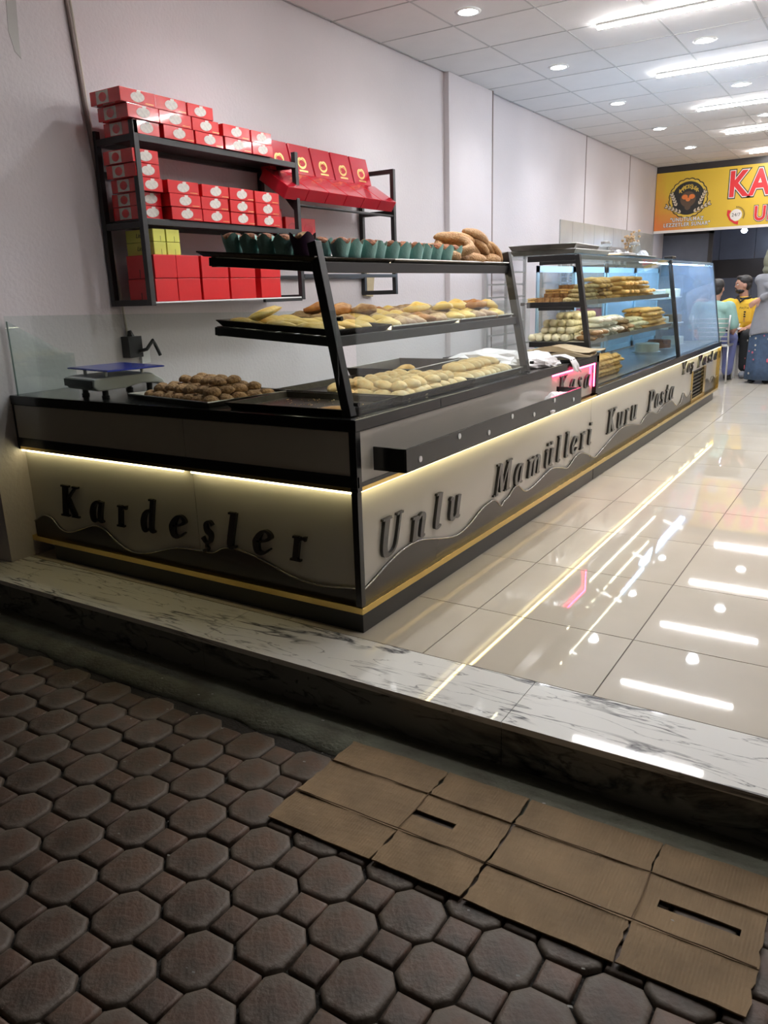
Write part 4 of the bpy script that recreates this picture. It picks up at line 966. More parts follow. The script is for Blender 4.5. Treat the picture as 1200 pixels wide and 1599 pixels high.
for k in range(nn-1):
    for j in range(5): fs.append((k*6+j, k*6+j+1, (k+1)*6+j+1, (k+1)*6+j))
dr.add(vs, fs); d_ = dr.build('draped_bag', K['bag'], smooth=True); sd = d_.modifiers.new('s', 'SOLIDIFY'); sd.thickness = .004
tag(d_, 'white plastic bag strip draped over the counter edge by the till', 'plastic bag')
for k, (y, z, r) in enumerate(((1.84, .61, (.05, .07, .042)), (1.72, .612, (.045, .06, .05)), (1.60, .605, (.045, .06, .03)), (1.47, .602, (.05, .08, .030)))):
    bagobj('crumpled_bag', r, 'bag', 20+k, (.068, y, z-.008), (0, 0, k*.7), 'crumpled white bag in the trough, %s from the till end' % names[k], 'plastic bag', 'crumpled bags in the trough', .3)
for k, (x, y, z, rz, nm) in enumerate(((-.16, 2.36, .802, .15, 'lower'), (-.14, 2.42, .826, -.1, 'upper'))):
    pb = MB(); n_ = 10; m_ = 6; vs = []; fs = []
    for top_ in (0, 1):
        for i in range(n_):
            for j in range(m_):
                u = i/(n_-1)-.5; v = j/(m_-1)-.5
                vs.append((u*.42, v*.24, (0.018 if top_ else 0)*(1-abs(u)*.6)+.012*math.sin(u*7+k*2)*top_+.005*math.sin(v*9+u*6)*top_+.001))
    for tpo in (0, n_*m_):
        for i in range(n_-1):
            for j in range(m_-1): a = tpo+i*m_+j; fs.append((a, a+1, a+m_+1, a+m_))
    q = n_*m_
    for i in range(n_-1): fs.append((i*m_, (i+1)*m_, q+(i+1)*m_, q+i*m_)); fs.append((i*m_+m_-1, (i+1)*m_+m_-1, q+(i+1)*m_+m_-1, q+i*m_+m_-1))
    for j in range(m_-1): fs.append((j, j+1, q+j+1, q+j)); a = (n_-1)*m_; fs.append((a+j, a+j+1, q+a+j+1, q+a+j))
    pb.add(vs, fs); o = pb.build('paper_bag_stack', K['paperbag'], loc=(x, y, z), rot=(0, 0, rz))
    tag(o, 'folded brown paper bags on the till counter, %s bundle' % nm, 'paper bags')

# ------------------------------------------------------------------ glass showcase
sh = thing('showcase', 'long glass display case with black frame and lit cream sign panel', 'display case')
Y0, YM, Y1 = 2.65, 4.95, 6.85
bx('plinth', (-.60, Y0, 0), (-.004, 6.62, .080), K['plinth'], sh)
bx('body', (-.75, Y0, .080), (-.034, Y1-.03, .53), K['plinth'], sh)
bx('side_panel', (-.034, Y0-.008, .10), (-.030, 5.60, .53), K['panel'], sh)
bx('side_panel', (-.034, 6.22, .10), (-.030, Y1-.02, .53), K['panel'], sh)
bx('side_panel', (-.034, 5.60, .385), (-.0302, 6.22, .53), K['panel'], sh)
bx('gold_strip', (-.034, Y0-.01, .076), (.004, Y1, .101), K['gold'], sh, .001)
bx('gold_end_trim', (-.034, Y1-.02, .10), (.004, Y1, .55), K['gold'], sh, .001)
bx('end_panel', (-.75, Y1-.02, .08), (-.034, Y1-.002, .53), K['gold'], sh)
bx('base_rail', (-.76, Y0-.005, .53), (.002, Y1, .582), K['black'], sh, .003)
bx('led_strip', (-.016, Y0-.01, .5255), (-.006, Y1-.03, .5295), K['led_side'], sh)
wave(SW2, 'x', -.030, .008, sh); wave(SW3, 'x', -.030, .008, sh)
for ch, a, b in (('K', 2.963, 3.171), ('u', 3.202, 3.336), ('r', 3.380, 3.479), ('u', 3.542, 3.691), ('P', 4.005, 4.207), ('a', 4.235, 4.345), ('s', 4.388, 4.498), ('t', 4.571, 4.663), ('a', 4.713, 4.858)):
    glyph(ch, a, b, .238, .103, 'x', sh, off=-.030, depth=.014)
for ch, a, b in (('Y', 5.146, 5.333), ('a', 5.350, 5.46), ('ş', 5.50, 5.60), ('P', 5.80, 5.99), ('a', 6.05, 6.19), ('s', 6.26, 6.38), ('t', 6.44, 6.54), ('a', 6.62, 6.77)):
    glyph(ch, a, b, .405, .078, 'x', sh, off=-.030, depth=.014)
# vent grille
vt = bx('vent_frame', (-.036, 5.62, .13), (-.033, 6.12, .385), K['black'], sh)
for k in range(7): bar((-.026, 5.63, .150+k*.034), (-.026, 6.11, .150+k*.034), .004, .024, K['panel_dark'], vt, 'vent_slat', (.6, 0, -.8))
for a, b in (((-.033, 5.60, .12), (-.018, 5.62, .39)), ((-.033, 6.12, .12), (-.018, 6.22, .39)), ((-.033, 5.60, .101), (-.018, 6.22, .13))): bx('vent_trim', a, b, K['gold'], sh)
# frame
XB = -.70
def fx(z): return -.022-(z-.582)*(.125/.80)
for y in (Y0-.03, YM, ):
    bar((fx(.582), y, .582), (fx(1.375), y, 1.375), .034, .030, K['blackm'], sh, 'front_post')
bar((fx(.582), Y1-.02, .582), (fx(1.36), Y1-.02, 1.36), .012, .012, K['blackm'], sh, 'front_post')
for z, x1 in ((1.36, -.46), (1.085, -.46), (.845, -.44)):
    bar((fx(z)-.015, Y0-.03, z), (x1, Y0-.03, z), .026, .034, K['blackm'], sh, 'end_bar')
for z in (1.345, 1.075): bar((-.38, Y0-.045, z-.012), (-.15, Y0-.045, z-.012), .006, .02, K['blackm'], sh, 'end_lip')
bx('top_glass', (XB, Y0, 1.377), (fx(1.377), Y1, 1.384), K['glass'], sh)
for ya, yb in ((Y0-.01, YM-.018), (YM+.018, Y1-.028)):
    vs = [(fx(.584), ya, .584), (fx(.584), yb, .584), (fx(1.374), yb, 1.374), (fx(1.374), ya, 1.374)]
    vs += [(p[0]-.005, p[1], p[2]) for p in vs]
    MB().add(vs, [(0, 1, 2, 3), (7, 6, 5, 4), (0, 4, 5, 1), (1, 5, 6, 2), (2, 6, 7, 3), (3, 7, 4, 0)]).build('front_glass', K['glass'] if ya < 4 else K['glass_haze'], sh)
MB().prism([(fx(.584), .584), (fx(1.374), 1.374), (XB, 1.374), (XB, .584)], .006, 'y', Y1-.014).build('end_glass', K['glass_haze'], sh)
MB().prism([(fx(.584)-.02, .584), (fx(1.374)-.02, 1.374), (XB, 1.374), (XB, .584)], .006, 'y', YM-.003).build('divider_glass', K['glass'], sh)
bx('top_front_rail', (fx(1.376)-.02, Y0, 1.352), (fx(1.376)-.006, Y1, 1.374), K['alu'], sh)
for z in (1.09, .850):
    bx('glass_shelf', (-.50, Y0+.01, z+.0), (fx(z)-.03, YM-.03, z+.008), K['alu'], sh)
    bx('shelf_edge', (fx(z)-.034, Y0+.01, z-.012), (fx(z)-.026, YM-.03, z+.018), K['alu'], sh)
bx('case_floor', (XB, Y0+.01, .583), (-.05, Y1-.03, .588), K['steel'], sh)
# rear sliding doors, blue case light put into frame and far pane colours
for k, (ya, yb) in enumerate(((3.35, 4.15), (4.12, 4.92), (5.0, 5.9), (5.88, 6.8))):
    x = XB+.004+(.012 if k % 2 else 0); f_ = MB()
    f_.box((x, ya, .60), (x+.01, ya+.045, 1.34)); f_.box((x, yb-.045, .60), (x+.01, yb, 1.34)); f_.box((x, ya, .60), (x+.01, yb, .645)); f_.box((x, ya, 1.295), (x+.01, yb, 1.34))
    fo = f_.build('rear_door_frame', K['bluewhite'], sh); bx('rear_door_pane', (x+.003, ya+.045, .645), (x+.007, yb-.045, 1.295), K['glass_dusty'] if k < 2 else K['blue_glow'], fo)
bx('case_lamp', (-.26, YM+.05, 1.350), (-.21, Y1-.12, 1.368), K['blue_led'], sh)
bx('case_lamp', (-.20, 4.2, 1.352), (-.185, YM-.06, 1.366), K['blue_led'], sh)
bx('case_lamp_holder', (-.205, Y0+.02, 1.367), (-.165, Y1-.03, 1.3765), K['alu'], sh)
for z in (.80, 1.05):  # shelves added in place of those mirrored in the glass
    bx('inner_shelf', (-.62, YM+.05, z), (fx(z)-.10, Y1-.05, z+.006), K['glass_dusty'], sh)

for z, x_ in ((1.0895, -.15), (.8495, -.11), (1.370, -.185)):  # unseen strips added to brighten the biscuits
    bx('shelf_led_fill', (x_-.012, Y0+.05, z-.005), (x_-.002, YM-.06, z), K['food_led_fill'], sh)
# heaps of biscuits
def heap(nm, meshes, x0, x1, y0, y1, z, dx, dy, dz, layers, label, group, ramp=0.0, rot=0.0, seed=0, cat='biscuit'):
    rr = random.Random(seed); nx = max(1, int((x1-x0)/dx)); ny = max(1, int((y1-y0)/dy)); cnt = 0
    for L_ in range(layers):
        for i in range(nx):
            for j in range(ny):
                if ramp > 0 and j < L_*ramp: continue
                if ramp < 0 and (ny-1-j) < L_*(-ramp): continue
                if i < L_*.35 and nx > 3: continue
                # hidden core: only keep pieces on the outside of the heap
                if 0 < i < nx-1 and 0 < j < ny-1 and L_ < layers-1 and (ramp == 0 or j > (L_+1)*abs(ramp)+1): continue
                o = put(nm, meshes[rr.randrange(len(meshes))], (x0+(i+.5)*dx+(L_ % 2)*dx*.2+rr.uniform(-.1, .1)*dx, y0+(j+.5)*dy+(L_ % 2)*dy*.3+rr.uniform(-.1, .1)*dy, z+L_*dz), (rr.uniform(-.08, .08), rr.uniform(-.08, .08), rot+rr.uniform(-.15, .15)), label, cat, group)
                cnt += 1
    return cnt
sqb = MB(); sqb.box((-.024, -.024, 0), (.024, .024, .009)); sqb.mi = 1; sqb.box((-.022, -.022, .009), (.022, .022, .016)); sqb.mi = 0; sqb.box((-.024, -.024, .016), (.024, .024, .025))
sq = sqb.mesh('layered_biscuit', [K['golden'], K['choc']]); sqb.m = [1-m for m in sqb.m]; sq2 = sqb.mesh('layered_biscuit', [K['choc'], K['golden']])
sq2 = MB().box((-.024, -.024, 0), (.024, .024, .025)).mesh('layered_biscuit', K['choc'])
ball = [lump('b', (.027, .027, .025), 'cream', s, n=10, k=7, amp=.03, flat=.8) for s in range(2)]
fing = [lump('b', (.034, .019, .016), 'pistachio', s, n=10, k=7, amp=.12, flat=.6) for s in range(3)]
dfing = [lump('b', (.034, .019, .016), 'brown_b', s+3, n=10, k=7, amp=.1, flat=.6) for s in range(2)]
logs = [lump('b', (.075, .020, .018), 'golden', s, n=10, k=7, amp=.06, flat=.6, ridges=3) for s in range(3)]
wlog = [lump('b', (.065, .022, .020), 'white_b', s, n=10, k=7, amp=.05, flat=.7) for s in range(2)]
clog = [lump('b', (.065, .020, .019), 'cream', s, n=10, k=7, amp=.05, flat=.7) for s in range(2)]
blog = [lump('b', (.065, .022, .020), 'brown_b', s, n=10, k=7, amp=.05, flat=.7) for s in range(2)]
curl = [lump('b', (.034, .024, .018), 'golden', s+9, n=10, k=7, amp=.2, flat=.6, ridges=2) for s in range(3)]
z1, z2, z3 = 1.100, .860, .590
heap('layered_biscuit', [sq, sq2, sq2], -.49, -.27, 2.68, 3.20, z1, .052, .054, .0255, 4, 'square brown layered biscuit stacked at the open end of the upper case shelf', 'layered biscuits on the upper case shelf', ramp=1.2, seed=1)
heap('nut_biscuit', fing, -.265, -.13, 2.70, 3.24, z1, .068, .042, .026, 4, 'small nut coated biscuit heaped behind the first case post', 'nut biscuits on the upper case shelf', ramp=.8, seed=2)
heap('dark_biscuit', dfing+curl, -.265, -.13, 3.26, 3.52, z1, .068, .042, .026, 5, 'dark tipped biscuit in the upper shelf heap before the golden rolls', 'dark tipped biscuits on the upper case shelf', seed=3)
heap('golden_roll_biscuit', logs, -.43, -.13, 3.56, 4.46, z1, .15, .045, .030, 5, 'long golden ridged roll biscuit stacked on the upper case shelf', 'golden roll biscuits on the upper case shelf', ramp=-1.8, seed=4)
heap('cream_ball', ball, -.49, -.21, 2.68, 3.24, z2, .054, .056, .042, 4, 'round cream coloured ball biscuit stacked at the open end of the lower case shelf', 'cream ball biscuits on the lower case shelf', ramp=1.0, seed=5)
heap('white_biscuit', wlog, -.22, -.08, 2.78, 3.42, z2, .13, .050, .034, 4, 'white sugared roll biscuit heaped on the lower case shelf', 'white roll biscuits on the lower case shelf', ramp=.6, seed=6)
heap('brown_roll_biscuit', blog, -.20, -.06, 2.74, 3.04, z2, .13, .052, .032, 2, 'thick brown roll biscuit at the front of the lower case shelf', 'brown rolls at the front of the lower case shelf', seed=7)
heap('brown_stick_biscuit', blog, -.22, -.08, 3.45, 3.70, z2, .13, .048, .032, 3, 'brown stick biscuit between the white and cream rolls', 'brown sticks on the lower case shelf', seed=8)
heap('cream_roll_biscuit', clog, -.24, -.10, 3.72, 4.12, z2, .13, .048, .032, 3, 'cream coloured roll biscuit on the lower case shelf', 'cream rolls on the lower case shelf', seed=9)
heap('golden_curl', curl, -.30, -.10, 4.14, 4.74, z2, .066, .05, .030, 5, 'golden curled biscuit heaped at the far end of the lower case shelf', 'golden curls on the lower case shelf', ramp=-.6, seed=10)
heap('floor_curl', curl, -.32, -.08, 2.72, 3.62, z3, .066, .05, .026, 5, 'golden curled biscuit heaped on the floor of the display case', 'golden curls on the case floor', seed=11)
# cakes added in the chilled section in place of the glass reflections
for k, (y, z, cm_, s_) in enumerate(((5.3, .59, 'white_b', 1), (5.75, .59, 'muffin', 1), (6.3, .59, 'white_b', 1), (5.25, .807, 'redbox_d', .8), (5.7, .807, 'white_b', .8), (6.25, .807, 'choc', .8), (5.5, 1.057, 'white_b', .8), (6.1, 1.057, 'cream', .8))):
    t = thing('cake', ['white cream cake', 'brown glazed cake', 'white cream cake', 'pink glazed cake', 'white cream cake', 'chocolate cake', 'white cream cake', 'pale cream cake'][k]+' added %s in the chilled glass section' % ['on the floor near the divider', 'in the floor middle', 'at the floor far end', 'on the lower shelf near the divider', 'on the lower shelf middle', 'on the lower shelf far end', 'on the top shelf near end', 'on the top shelf far end'][k], 'cake', (-.38, y, z))
    MB().lathe([(.13*s_, 0), (.13*s_, .004), (.11*s_, .005)], 24).build('cake_board', K['white_pl'], t)
    MB().lathe([(.105*s_, .005), (.107*s_, .07), (.10*s_, .078), (.02, .080)], 24).build('sponge', K[cm_], t, smooth=False)

# ------------------------------------------------------------------ trays and ornaments on top of the case
def metal_tray(y, x, z, lx, ly, lab, rz=0, h=.03):
    tray('metal_tray', lab, x, y, z, lx, ly, rz, 'tray', h)
metal_tray(3.05, -.40, 1.386, .42, .70, 'lower metal tray on top of the display case', 0, .028)
metal_tray(2.98, -.42, 1.417, .42, .62, 'upper metal tray on top of the display case', R(5), .028)
metal_tray(4.15, -.36, 1.386, .40, .80, 'flat metal tray under the jars on the display case', 0, .012)
cl = thing('cloth_pile', 'folded cloth and papers lying on the case top by the jars', 'cloth', (-.34, 3.9, 1.40))
bx('yellow_fold', (-.12, -.10, 0), (.10, .12, .008), K['roll'], cl, .002); bx('grey_fold', (-.10, -.06, .009), (.13, .22, .018), K['white_pl'], cl, .002)
for k, (y, x, r, h, m, lb) in enumerate(((4.15, -.45, .045, .10, 'glass_dusty', 'glass jar with lid on the case top, left one'), (4.85, -.42, .05, .115, 'glass_dusty', 'glass jar with lid on the case top, right one'))):
    t = thing('glass_jar', lb, 'jar', (x, y, 1.40)); MB().lathe([(r*.8, 0), (r, .01), (r, h*.8), (r*.8, h)], 16).build('jar_body', K[m], t, smooth=True); MB().lathe([(r*.82, h), (r*.82, h+.015), (.01, h+.02)], 16).build('lid', K['alu'], t)
for k, (y, x, r, lb) in enumerate(((4.38, -.42, (.034, .04, .045), 'white bagged lump on the case top, left one'), (4.62, -.42, (.03, .035, .04), 'white bagged lump on the case top, middle one'), (5.12, -.42, (.036, .048, .055), 'white bagged lump on the case top beside the dried plant'))):
    bagobj('white_bundle', r, 'cloth_grey', 40+k, (x, y, 1.399), (0, 0, k), lb, 'plastic bag', None, .2)
dp = thing('dried_plant', 'dried brown flower bunch in a small pot against the back of the case', 'dried plant', (-.62, 5.45, 1.385))
MB().lathe([(.03, 0), (.045, .05), (.04, .08)], 14).build('pot', K['brown_b'], dp)
rg = random.Random(71); fb = MB()
for k in range(34):
    a = rg.uniform(0, 6.28); r_ = rg.uniform(0, .09); h = rg.uniform(.12, .27); fb.tube([(0, 0, .07), (r_*.5*math.cos(a), r_*.5*math.sin(a), h*.6), (r_*math.cos(a), r_*math.sin(a), h)], .0015, 4); fb.ell((r_*math.cos(a), r_*math.sin(a), h), (.014, .014, .012), 6, 4)
fb.build('flower_heads', K['brown_b'], dp)
gj = MB()
tag(bx('dark_clip_lamp', (-.20, 4.96, 1.386), (-.13, 5.10, 1.41), K['darkplastic'], None, .006), 'small dark clamp on the case top at the middle post', 'clamp')

# ------------------------------------------------------------------ bakery trolleys behind the case
def trolley(x0, x1, y0, y1, h, n, label, m, shelves=None):
    t = thing('bakery_trolley', label, 'trolley')
    for x in (x0, x1):
        for y in (y0, (y0+y1)/2, y1): bx('upright', (x-.014, y-.014, .06), (x+.014, y+.014, h), K[m], t)
    for k in range(n):
        z = .25+k*(h-.3)/(n-1)
        for x in (x0, x1): bx('runner', (x-.006, y0, z-.008), (x+.006, y1, z+.008), K[m], t)
    for x in (x0, x1): bx('top_bar', (x-.014, y0, h-.03), (x+.014, y1, h), K[m], t)
    for y in (y0, y1): bx('top_bar', (x0, y-.014, h-.03), (x1, y+.014, h), K[m], t); bx('base_bar', (x0, y-.014, .06), (x1, y+.014, .09), K[m], t)
    for x in (x0, x1):
        for y in (y0, y1): MB().lathe([(.03, -.012), (.03, .012)], 14, mt=TM((x, y, .0305), (R(90), 0, 0))).build('castor', K['darkplastic'], t)
    return t
trolley(-1.86, -1.30, 5.30 if False else 5.0, 5.95, 1.52, 11, 'grey metal bakery trolley with runners beside the left wall', 'alu')
t2 = trolley(-1.75, -1.30, 7.0, 7.7, 1.60, 10, 'added metal trolley with pale and pink boxes, imitating a reflection in the chilled section', 'alu')  # added to imitate the rack reflected in the chilled glass
rg = random.Random(81)
for k in range(9):
    z = .25+k*(1.30)/9
    for j in range(2):
        m = 'redbox_d' if k in (3, 4) else 'white_b'
        o = bx('cake_carton', (-1.72, 7.04+j*.33, z+.009), (-1.34, 7.32+j*.33, z+.10), K['white_pl'] if m == 'white_b' else mat('pink_carton_%d%d' % (k, j), (.55, .12, .18), .5))
        tag(o, ('pink' if k in (3, 4) else 'white')+' carton on the added trolley behind the chilled section, level %s, %s' % (['one', 'two', 'three', 'four', 'five', 'six', 'seven', 'eight', 'nine'][k], ['near', 'far'][j]), 'box', 'cartons on the added trolley')

# ------------------------------------------------------------------ banner
bn = thing('shop_banner', 'yellow and orange printed banner hanging above the back opening', 'banner', (-1.94, BY, 1.955))
BW, BH = 3.6, .90
bx('banner_sheet', (0, -.006, .04), (BW, .006, BH), K['banner_sheet'], bn); bx('lower_margin', (0, -.0065, 0), (BW, .006, .04), K['white_ink'], bn)
RX = (R(90), 0, 0)
def ftxt(s, size, x, z, sx=1.0, o1=.03, ink='red_ink', space=1.0):
    txt(s, size, K['black_ink'], bn, 'lettering_outline', (x, -.0085, z), RX, .0008, size*.085, sx=sx, space=space)
    txt(s, size, K['white_ink'], bn, 'lettering_border', (x, -.0105, z), RX, .0008, size*.055, sx=sx, space=space)
    txt(s, size, K[ink], bn, 'lettering', (x, -.0125, z), RX, .0008, size*.030, sx=sx, space=space)
ftxt('KARDEŞLER', .50, 1.08, .475, .82, space=1.16)
ftxt('UNLU MAMÜLLERİ', .285, 1.47, .105, .84, space=1.08)
# emblem: scalloped badge, wheat ears, slogan
def disc(cx, cz, rx_, rz_, y, m, nm, n=48, sc_=0, a0=0, a1=2*PI):
    pts = []
    for i in range(n):
        a = a0+(a1-a0)*i/(n if a1-a0 > 6.28 else n-1); k = 1+sc_*abs(math.sin(a*10)); pts.append((cx+rx_*k*math.cos(a), cz+rz_*k*math.sin(a)))
    return MB().prism(pts, -.001, 'y', y).build(nm, K[m], bn)
ex, ez = .50, .50
K['badge_yellow'] = mat('badge_yellow', (.72, .50, .06), .4); K['food_orange'] = mat('food_orange', (.75, .20, .04), .4); K['pot'] = mat('pot_brown', (.10, .06, .035), .4)
disc(ex, ez, .285, .285, -.008, 'black_ink', 'badge', 100, .05); disc(ex, ez, .27, .27, -.0095, 'badge_yellow', 'badge_rim', 100, .05); disc(ex, ez, .245, .245, -.011, 'black_ink', 'badge_field', 48)
disc(ex, ez-.015, .115, .115, -.0125, 'pot', 'pot', 40)
for dx_, dz_, r_ in ((-.05, .02, .045), (.055, .02, .045), (0, -.02, .035)): disc(ex+dx_, ez+dz_, r_, r_*.8, -.014, 'food_orange', 'bread_print', 16)
disc(ex, ez-.13, .045, .045, -.0145, 'pot', 'ribbon', 20)
lets = 'KARDEŞLER'
for i, c_ in enumerate(lets):
    a = R(140-100*i/(len(lets)-1)); rr_ = .165
    txt(c_, .075, K['badge_yellow'], bn, 'badge_letter', (ex+rr_*math.cos(a)-.018, -.0130, ez+rr_*math.sin(a)-.02), (R(90), a-R(90) if False else 0, 0), .0006, .002)
for s_ in (-1, 1):
    for br_, (ang, L_, oz) in enumerate(((R(66), .17, -.10), (R(24), .22, -.20))):
        for k in range(5):
            u = k/4*L_; bxp = ex+s_*((.17 if br_ == 0 else .10)+u*math.cos(ang)); bzp = ez+oz+u*math.sin(ang)
            for side in (-1, 1):
                pts = []
                for i in range(10):
                    a = 2*PI*i/10; lx_ = .025*math.cos(a)+.022; lz_ = .0115*math.sin(a); an = ang+side*.55
                    pts.append((bxp+s_*(lx_*math.cos(an)-lz_*math.sin(an)), bzp+lx_*math.sin(an)+lz_*math.cos(an)))
                wg = MB().prism([(ex+(p-ex), q) for p, q in pts], -.001, 'y', -.0165).build('wheat_grain', K['cream_ink'], bn)
                mx_ = sum(p for p, q in pts)/10; mz_ = sum(q for p, q in pts)/10
                MB().prism([(mx_+(p-mx_)*1.35, mz_+(q-mz_)*1.6) for p, q in pts], -.001, 'y', -.0152).build('grain_outline', K['black_ink'], wg)
for s_, zz in (('"UNUTULMAZ', .165), ('LEZZETLER SUNAR"', .090)):
    txt(s_, .076, K['black_ink'], bn, 'slogan_outline', (ex, -.009, zz), RX, .0006, .0055, align='CENTER', sx=.92, space=1.16)
    txt(s_, .076, K['white_ink'], bn, 'slogan', (ex, -.011, zz), RX, .0006, .0022, align='CENTER', sx=.92, space=1.16)
px, pz = 1.22, .20
disc(px, pz, .085, .085, -.009, 'white_ink', 'phone_badge', 32)
txt('24/7', .07, K['black_ink'], bn, 'phone_text', (px, -.0115, pz-.02), RX, .0006, .0, align='CENTER')
ph = MB(); ph.tube([(px-.10, -.012, pz+.075), (px-.115, -.012, pz+.01), (px-.08, -.012, pz-.06), (px-.01, -.012, pz-.11), (px+.04, -.012, pz-.115)], [.028, .016, .014, .016, .028], 8)
ph.v = [(v[0], -.011+(v[1]+.012)*.05, v[2]) for v in ph.v]; ph.build('phone_handset', K['red_ink'], bn)
for i in range(12):
    a = R(-25+115*i/11); txt('NKARDESLER24'[i], .035, K['black_ink'], bn, 'arc_letter', (px+.115*math.cos(a)-.01, -.0115, pz+.115*math.sin(a)), RX, .0004) if False else MB().box((-.005, 0, -.010), (.005, .0008, .010), TM((px+.115*math.cos(a), -.012, pz+.115*math.sin(a)), (0, -a+R(90), 0))).build('arc_mark', K['black_ink'], bn)

# ------------------------------------------------------------------ flattened cartons on the pavement
def carton(nm, label, x0, xm, x1, holes, seed):
    rr = random.Random(seed); t = thing(nm, label, 'cardboard'); Z = -.150
    ysl = [-.407, -.530, -.695, -.823]     # top flap / centre / bottom flap lines
    ysl = [-2.148+(v+2.148)*1.0 for v in ysl]
    def sheet(part, xa, xb, ya, yb, z, hole=None, lift=0.0):
        nx, ny = 14, 7; vs = []; fs = []
        ph = rr.uniform(0, 6)
        ea = [rr.uniform(-.004, .004) for _ in range(ny+1)]; eb = [rr.uniform(-.004, .004) for _ in range(ny+1)]
        for i in range(nx+1):
            for j in range(ny+1):
                u, v = i/nx, j/ny; x = xa+(xb-xa)*u+(ea[j] if i == 0 else 0)+(eb[j] if i == nx else 0); y = ya+(yb-ya)*v
                zz = z+.0018*math.sin(u*7+ph)*math.sin(v*4+ph)+.0008*math.sin(u*19+v*9)+lift*(v if lift > 0 else (1-v))*abs(1)
                vs.append((x, y, zz))
        for i in range(nx):
            for j in range(ny):
                if hole and hole[0] <= i < hole[1] and j == hole[2]: continue
                a = i*(ny+1)+j; fs.append((a, a+ny+1, a+ny+2, a+1))
        o = MB().add(vs, fs).build(part, K['card'], t, smooth=False)
        s = o.modifiers.new('thick', 'SOLIDIFY'); s.thickness = .004; s.offset = 1
        return o
    g = .003
    sheet('flap', x0, xm-g, ysl[1]+g, ysl[0], Z+.004); sheet('flap', xm+g, x1, ysl[1]+g, ysl[0], Z+.005)
    sheet('centre_panel', x0, x1, ysl[2], ysl[1]-.001, Z+.005, hole=holes)
    sheet('flap', x0, xm-g, ysl[3], ysl[2]-g, Z+.004); sheet('flap', xm+g, x1, ysl[3], ysl[2]-g, Z+.006)
    # embossed corrugation lines and creases
    cl_ = MB()
    for y in (ysl[1], ysl[2]): cl_.tube([(x0+(x1-x0)*i/12, y+.001*math.sin(i*2), Z+.0095) for i in range(13)], .0016, 5)
    cl_.tube([(xm, ysl[1], Z+.0095), (xm+.003, (ysl[1]+ysl[2])/2, Z+.0095), (xm, ysl[2], Z+.0095)], .0014, 5)
    cl_.build('crease', K['card_dark'], t)
    return t
carton('flattened_carton', 'flattened brown cardboard carton on the pavers, the left and smaller one', .232, .565, .812, (8, 11, 3), 1)
carton('flattened_carton', 'flattened brown cardboard carton on the pavers, the right and larger one', .818, 1.165, 1.418, (9, 13, 3), 2)

# ------------------------------------------------------------------ people
def remesh(o, vox=.011, smooth=2):
    r_ = o.modifiers.new('r', 'REMESH'); r_.mode = 'VOXEL'; r_.voxel_size = vox; r_.use_smooth_shade = True
    s = o.modifiers.new('s', 'SMOOTH'); s.iterations = smooth; s.factor = .5
    return o
def limb(mb, pts, rads, n=12):
    mb.tube(pts, rads, n)
    for p, r_ in zip(pts, rads): mb.ell(p, (r_*.995,)*3, 10, 7)
def head(mb, c, yaw, s=1.0):
    """head with nose, brow, chin and ears, facing direction yaw (0 = +x)"""
    c = Vector(c); m = Matrix.Translation(c) @ Matrix.Rotation(yaw, 4, 'Z') @ Matrix.Scale(s, 4)
    mb.ell((0, 0, .015), (.092, .073, .098), 16, 12, m); mb.ell((.022, 0, -.045), (.062, .055, .062), 14, 10, m)
    mb.ell((.055, 0, -.085), (.022, .022, .018), 8, 6, m)
    mb.add([(.080, -.012, .012), (.080, .012, .012), (.112, .008, -.024), (.112, -.008, -.024), (.078, .016, -.034), (.078, -.016, -.034), (.06, 0, 0)], [(0, 1, 2, 3), (3, 2, 4, 5), (0, 3, 5), (1, 4, 2), (0, 5, 6), (1, 6, 4), (0, 6, 1), (5, 4, 6)], m)
    mb.ell((.078, 0, .028), (.018, .045, .012), 10, 6, m); mb.ell((.082, 0, -.056), (.014, .024, .007), 8, 5, m)
    for s_ in (-1, 1): mb.ell((-.005, s_*.074, -.008), (.018, .010, .030), 8, 6, m)
def facebits(c, yaw, parent, s=1.0, beard=False):
    m = Matrix.Translation(Vector(c)) @ Matrix.Rotation(yaw, 4, 'Z') @ Matrix.Scale(s, 4)
    e = MB(); [e.ell((.078, q*.030, .006), (.012, .013, .008), 8, 6, m) for q in (-1, 1)]; e.build('eye', K['white_pl'], parent, True)
    e = MB(); [e.ell((.0875, q*.030, .006), (.004, .006, .006), 8, 6, m) for q in (-1, 1)]
    [e.ell((.086, q*.032, .026), (.008, .020, .004), 8, 5, m) for q in (-1, 1)]; e.build('brow', K['hair'], parent, True)
    if beard:
        e = MB(); e.ell((.030, 0, -.072), (.062, .060, .038), 14, 8, m); e.ell((.086, 0, -.044), (.014, .028, .006), 8, 5, m); remesh(e.build('beard', K['hair'], parent, True), .006)
def hair(c, yaw, parent, s=1.0):
    m = Matrix.Translation(Vector(c)) @ Matrix.Rotation(yaw, 4, 'Z') @ Matrix.Scale(s, 4)
    e = MB(); e.ell((-.018, 0, .048), (.096, .083, .080), 16, 10, m); e.ell((-.045, 0, .0), (.062, .078, .075), 14, 10, m); e.ell((.045, 0, .093), (.045, .055, .028), 10, 8, m)
    remesh(e.build('hair', K['hair'], parent, True), .009, 1)
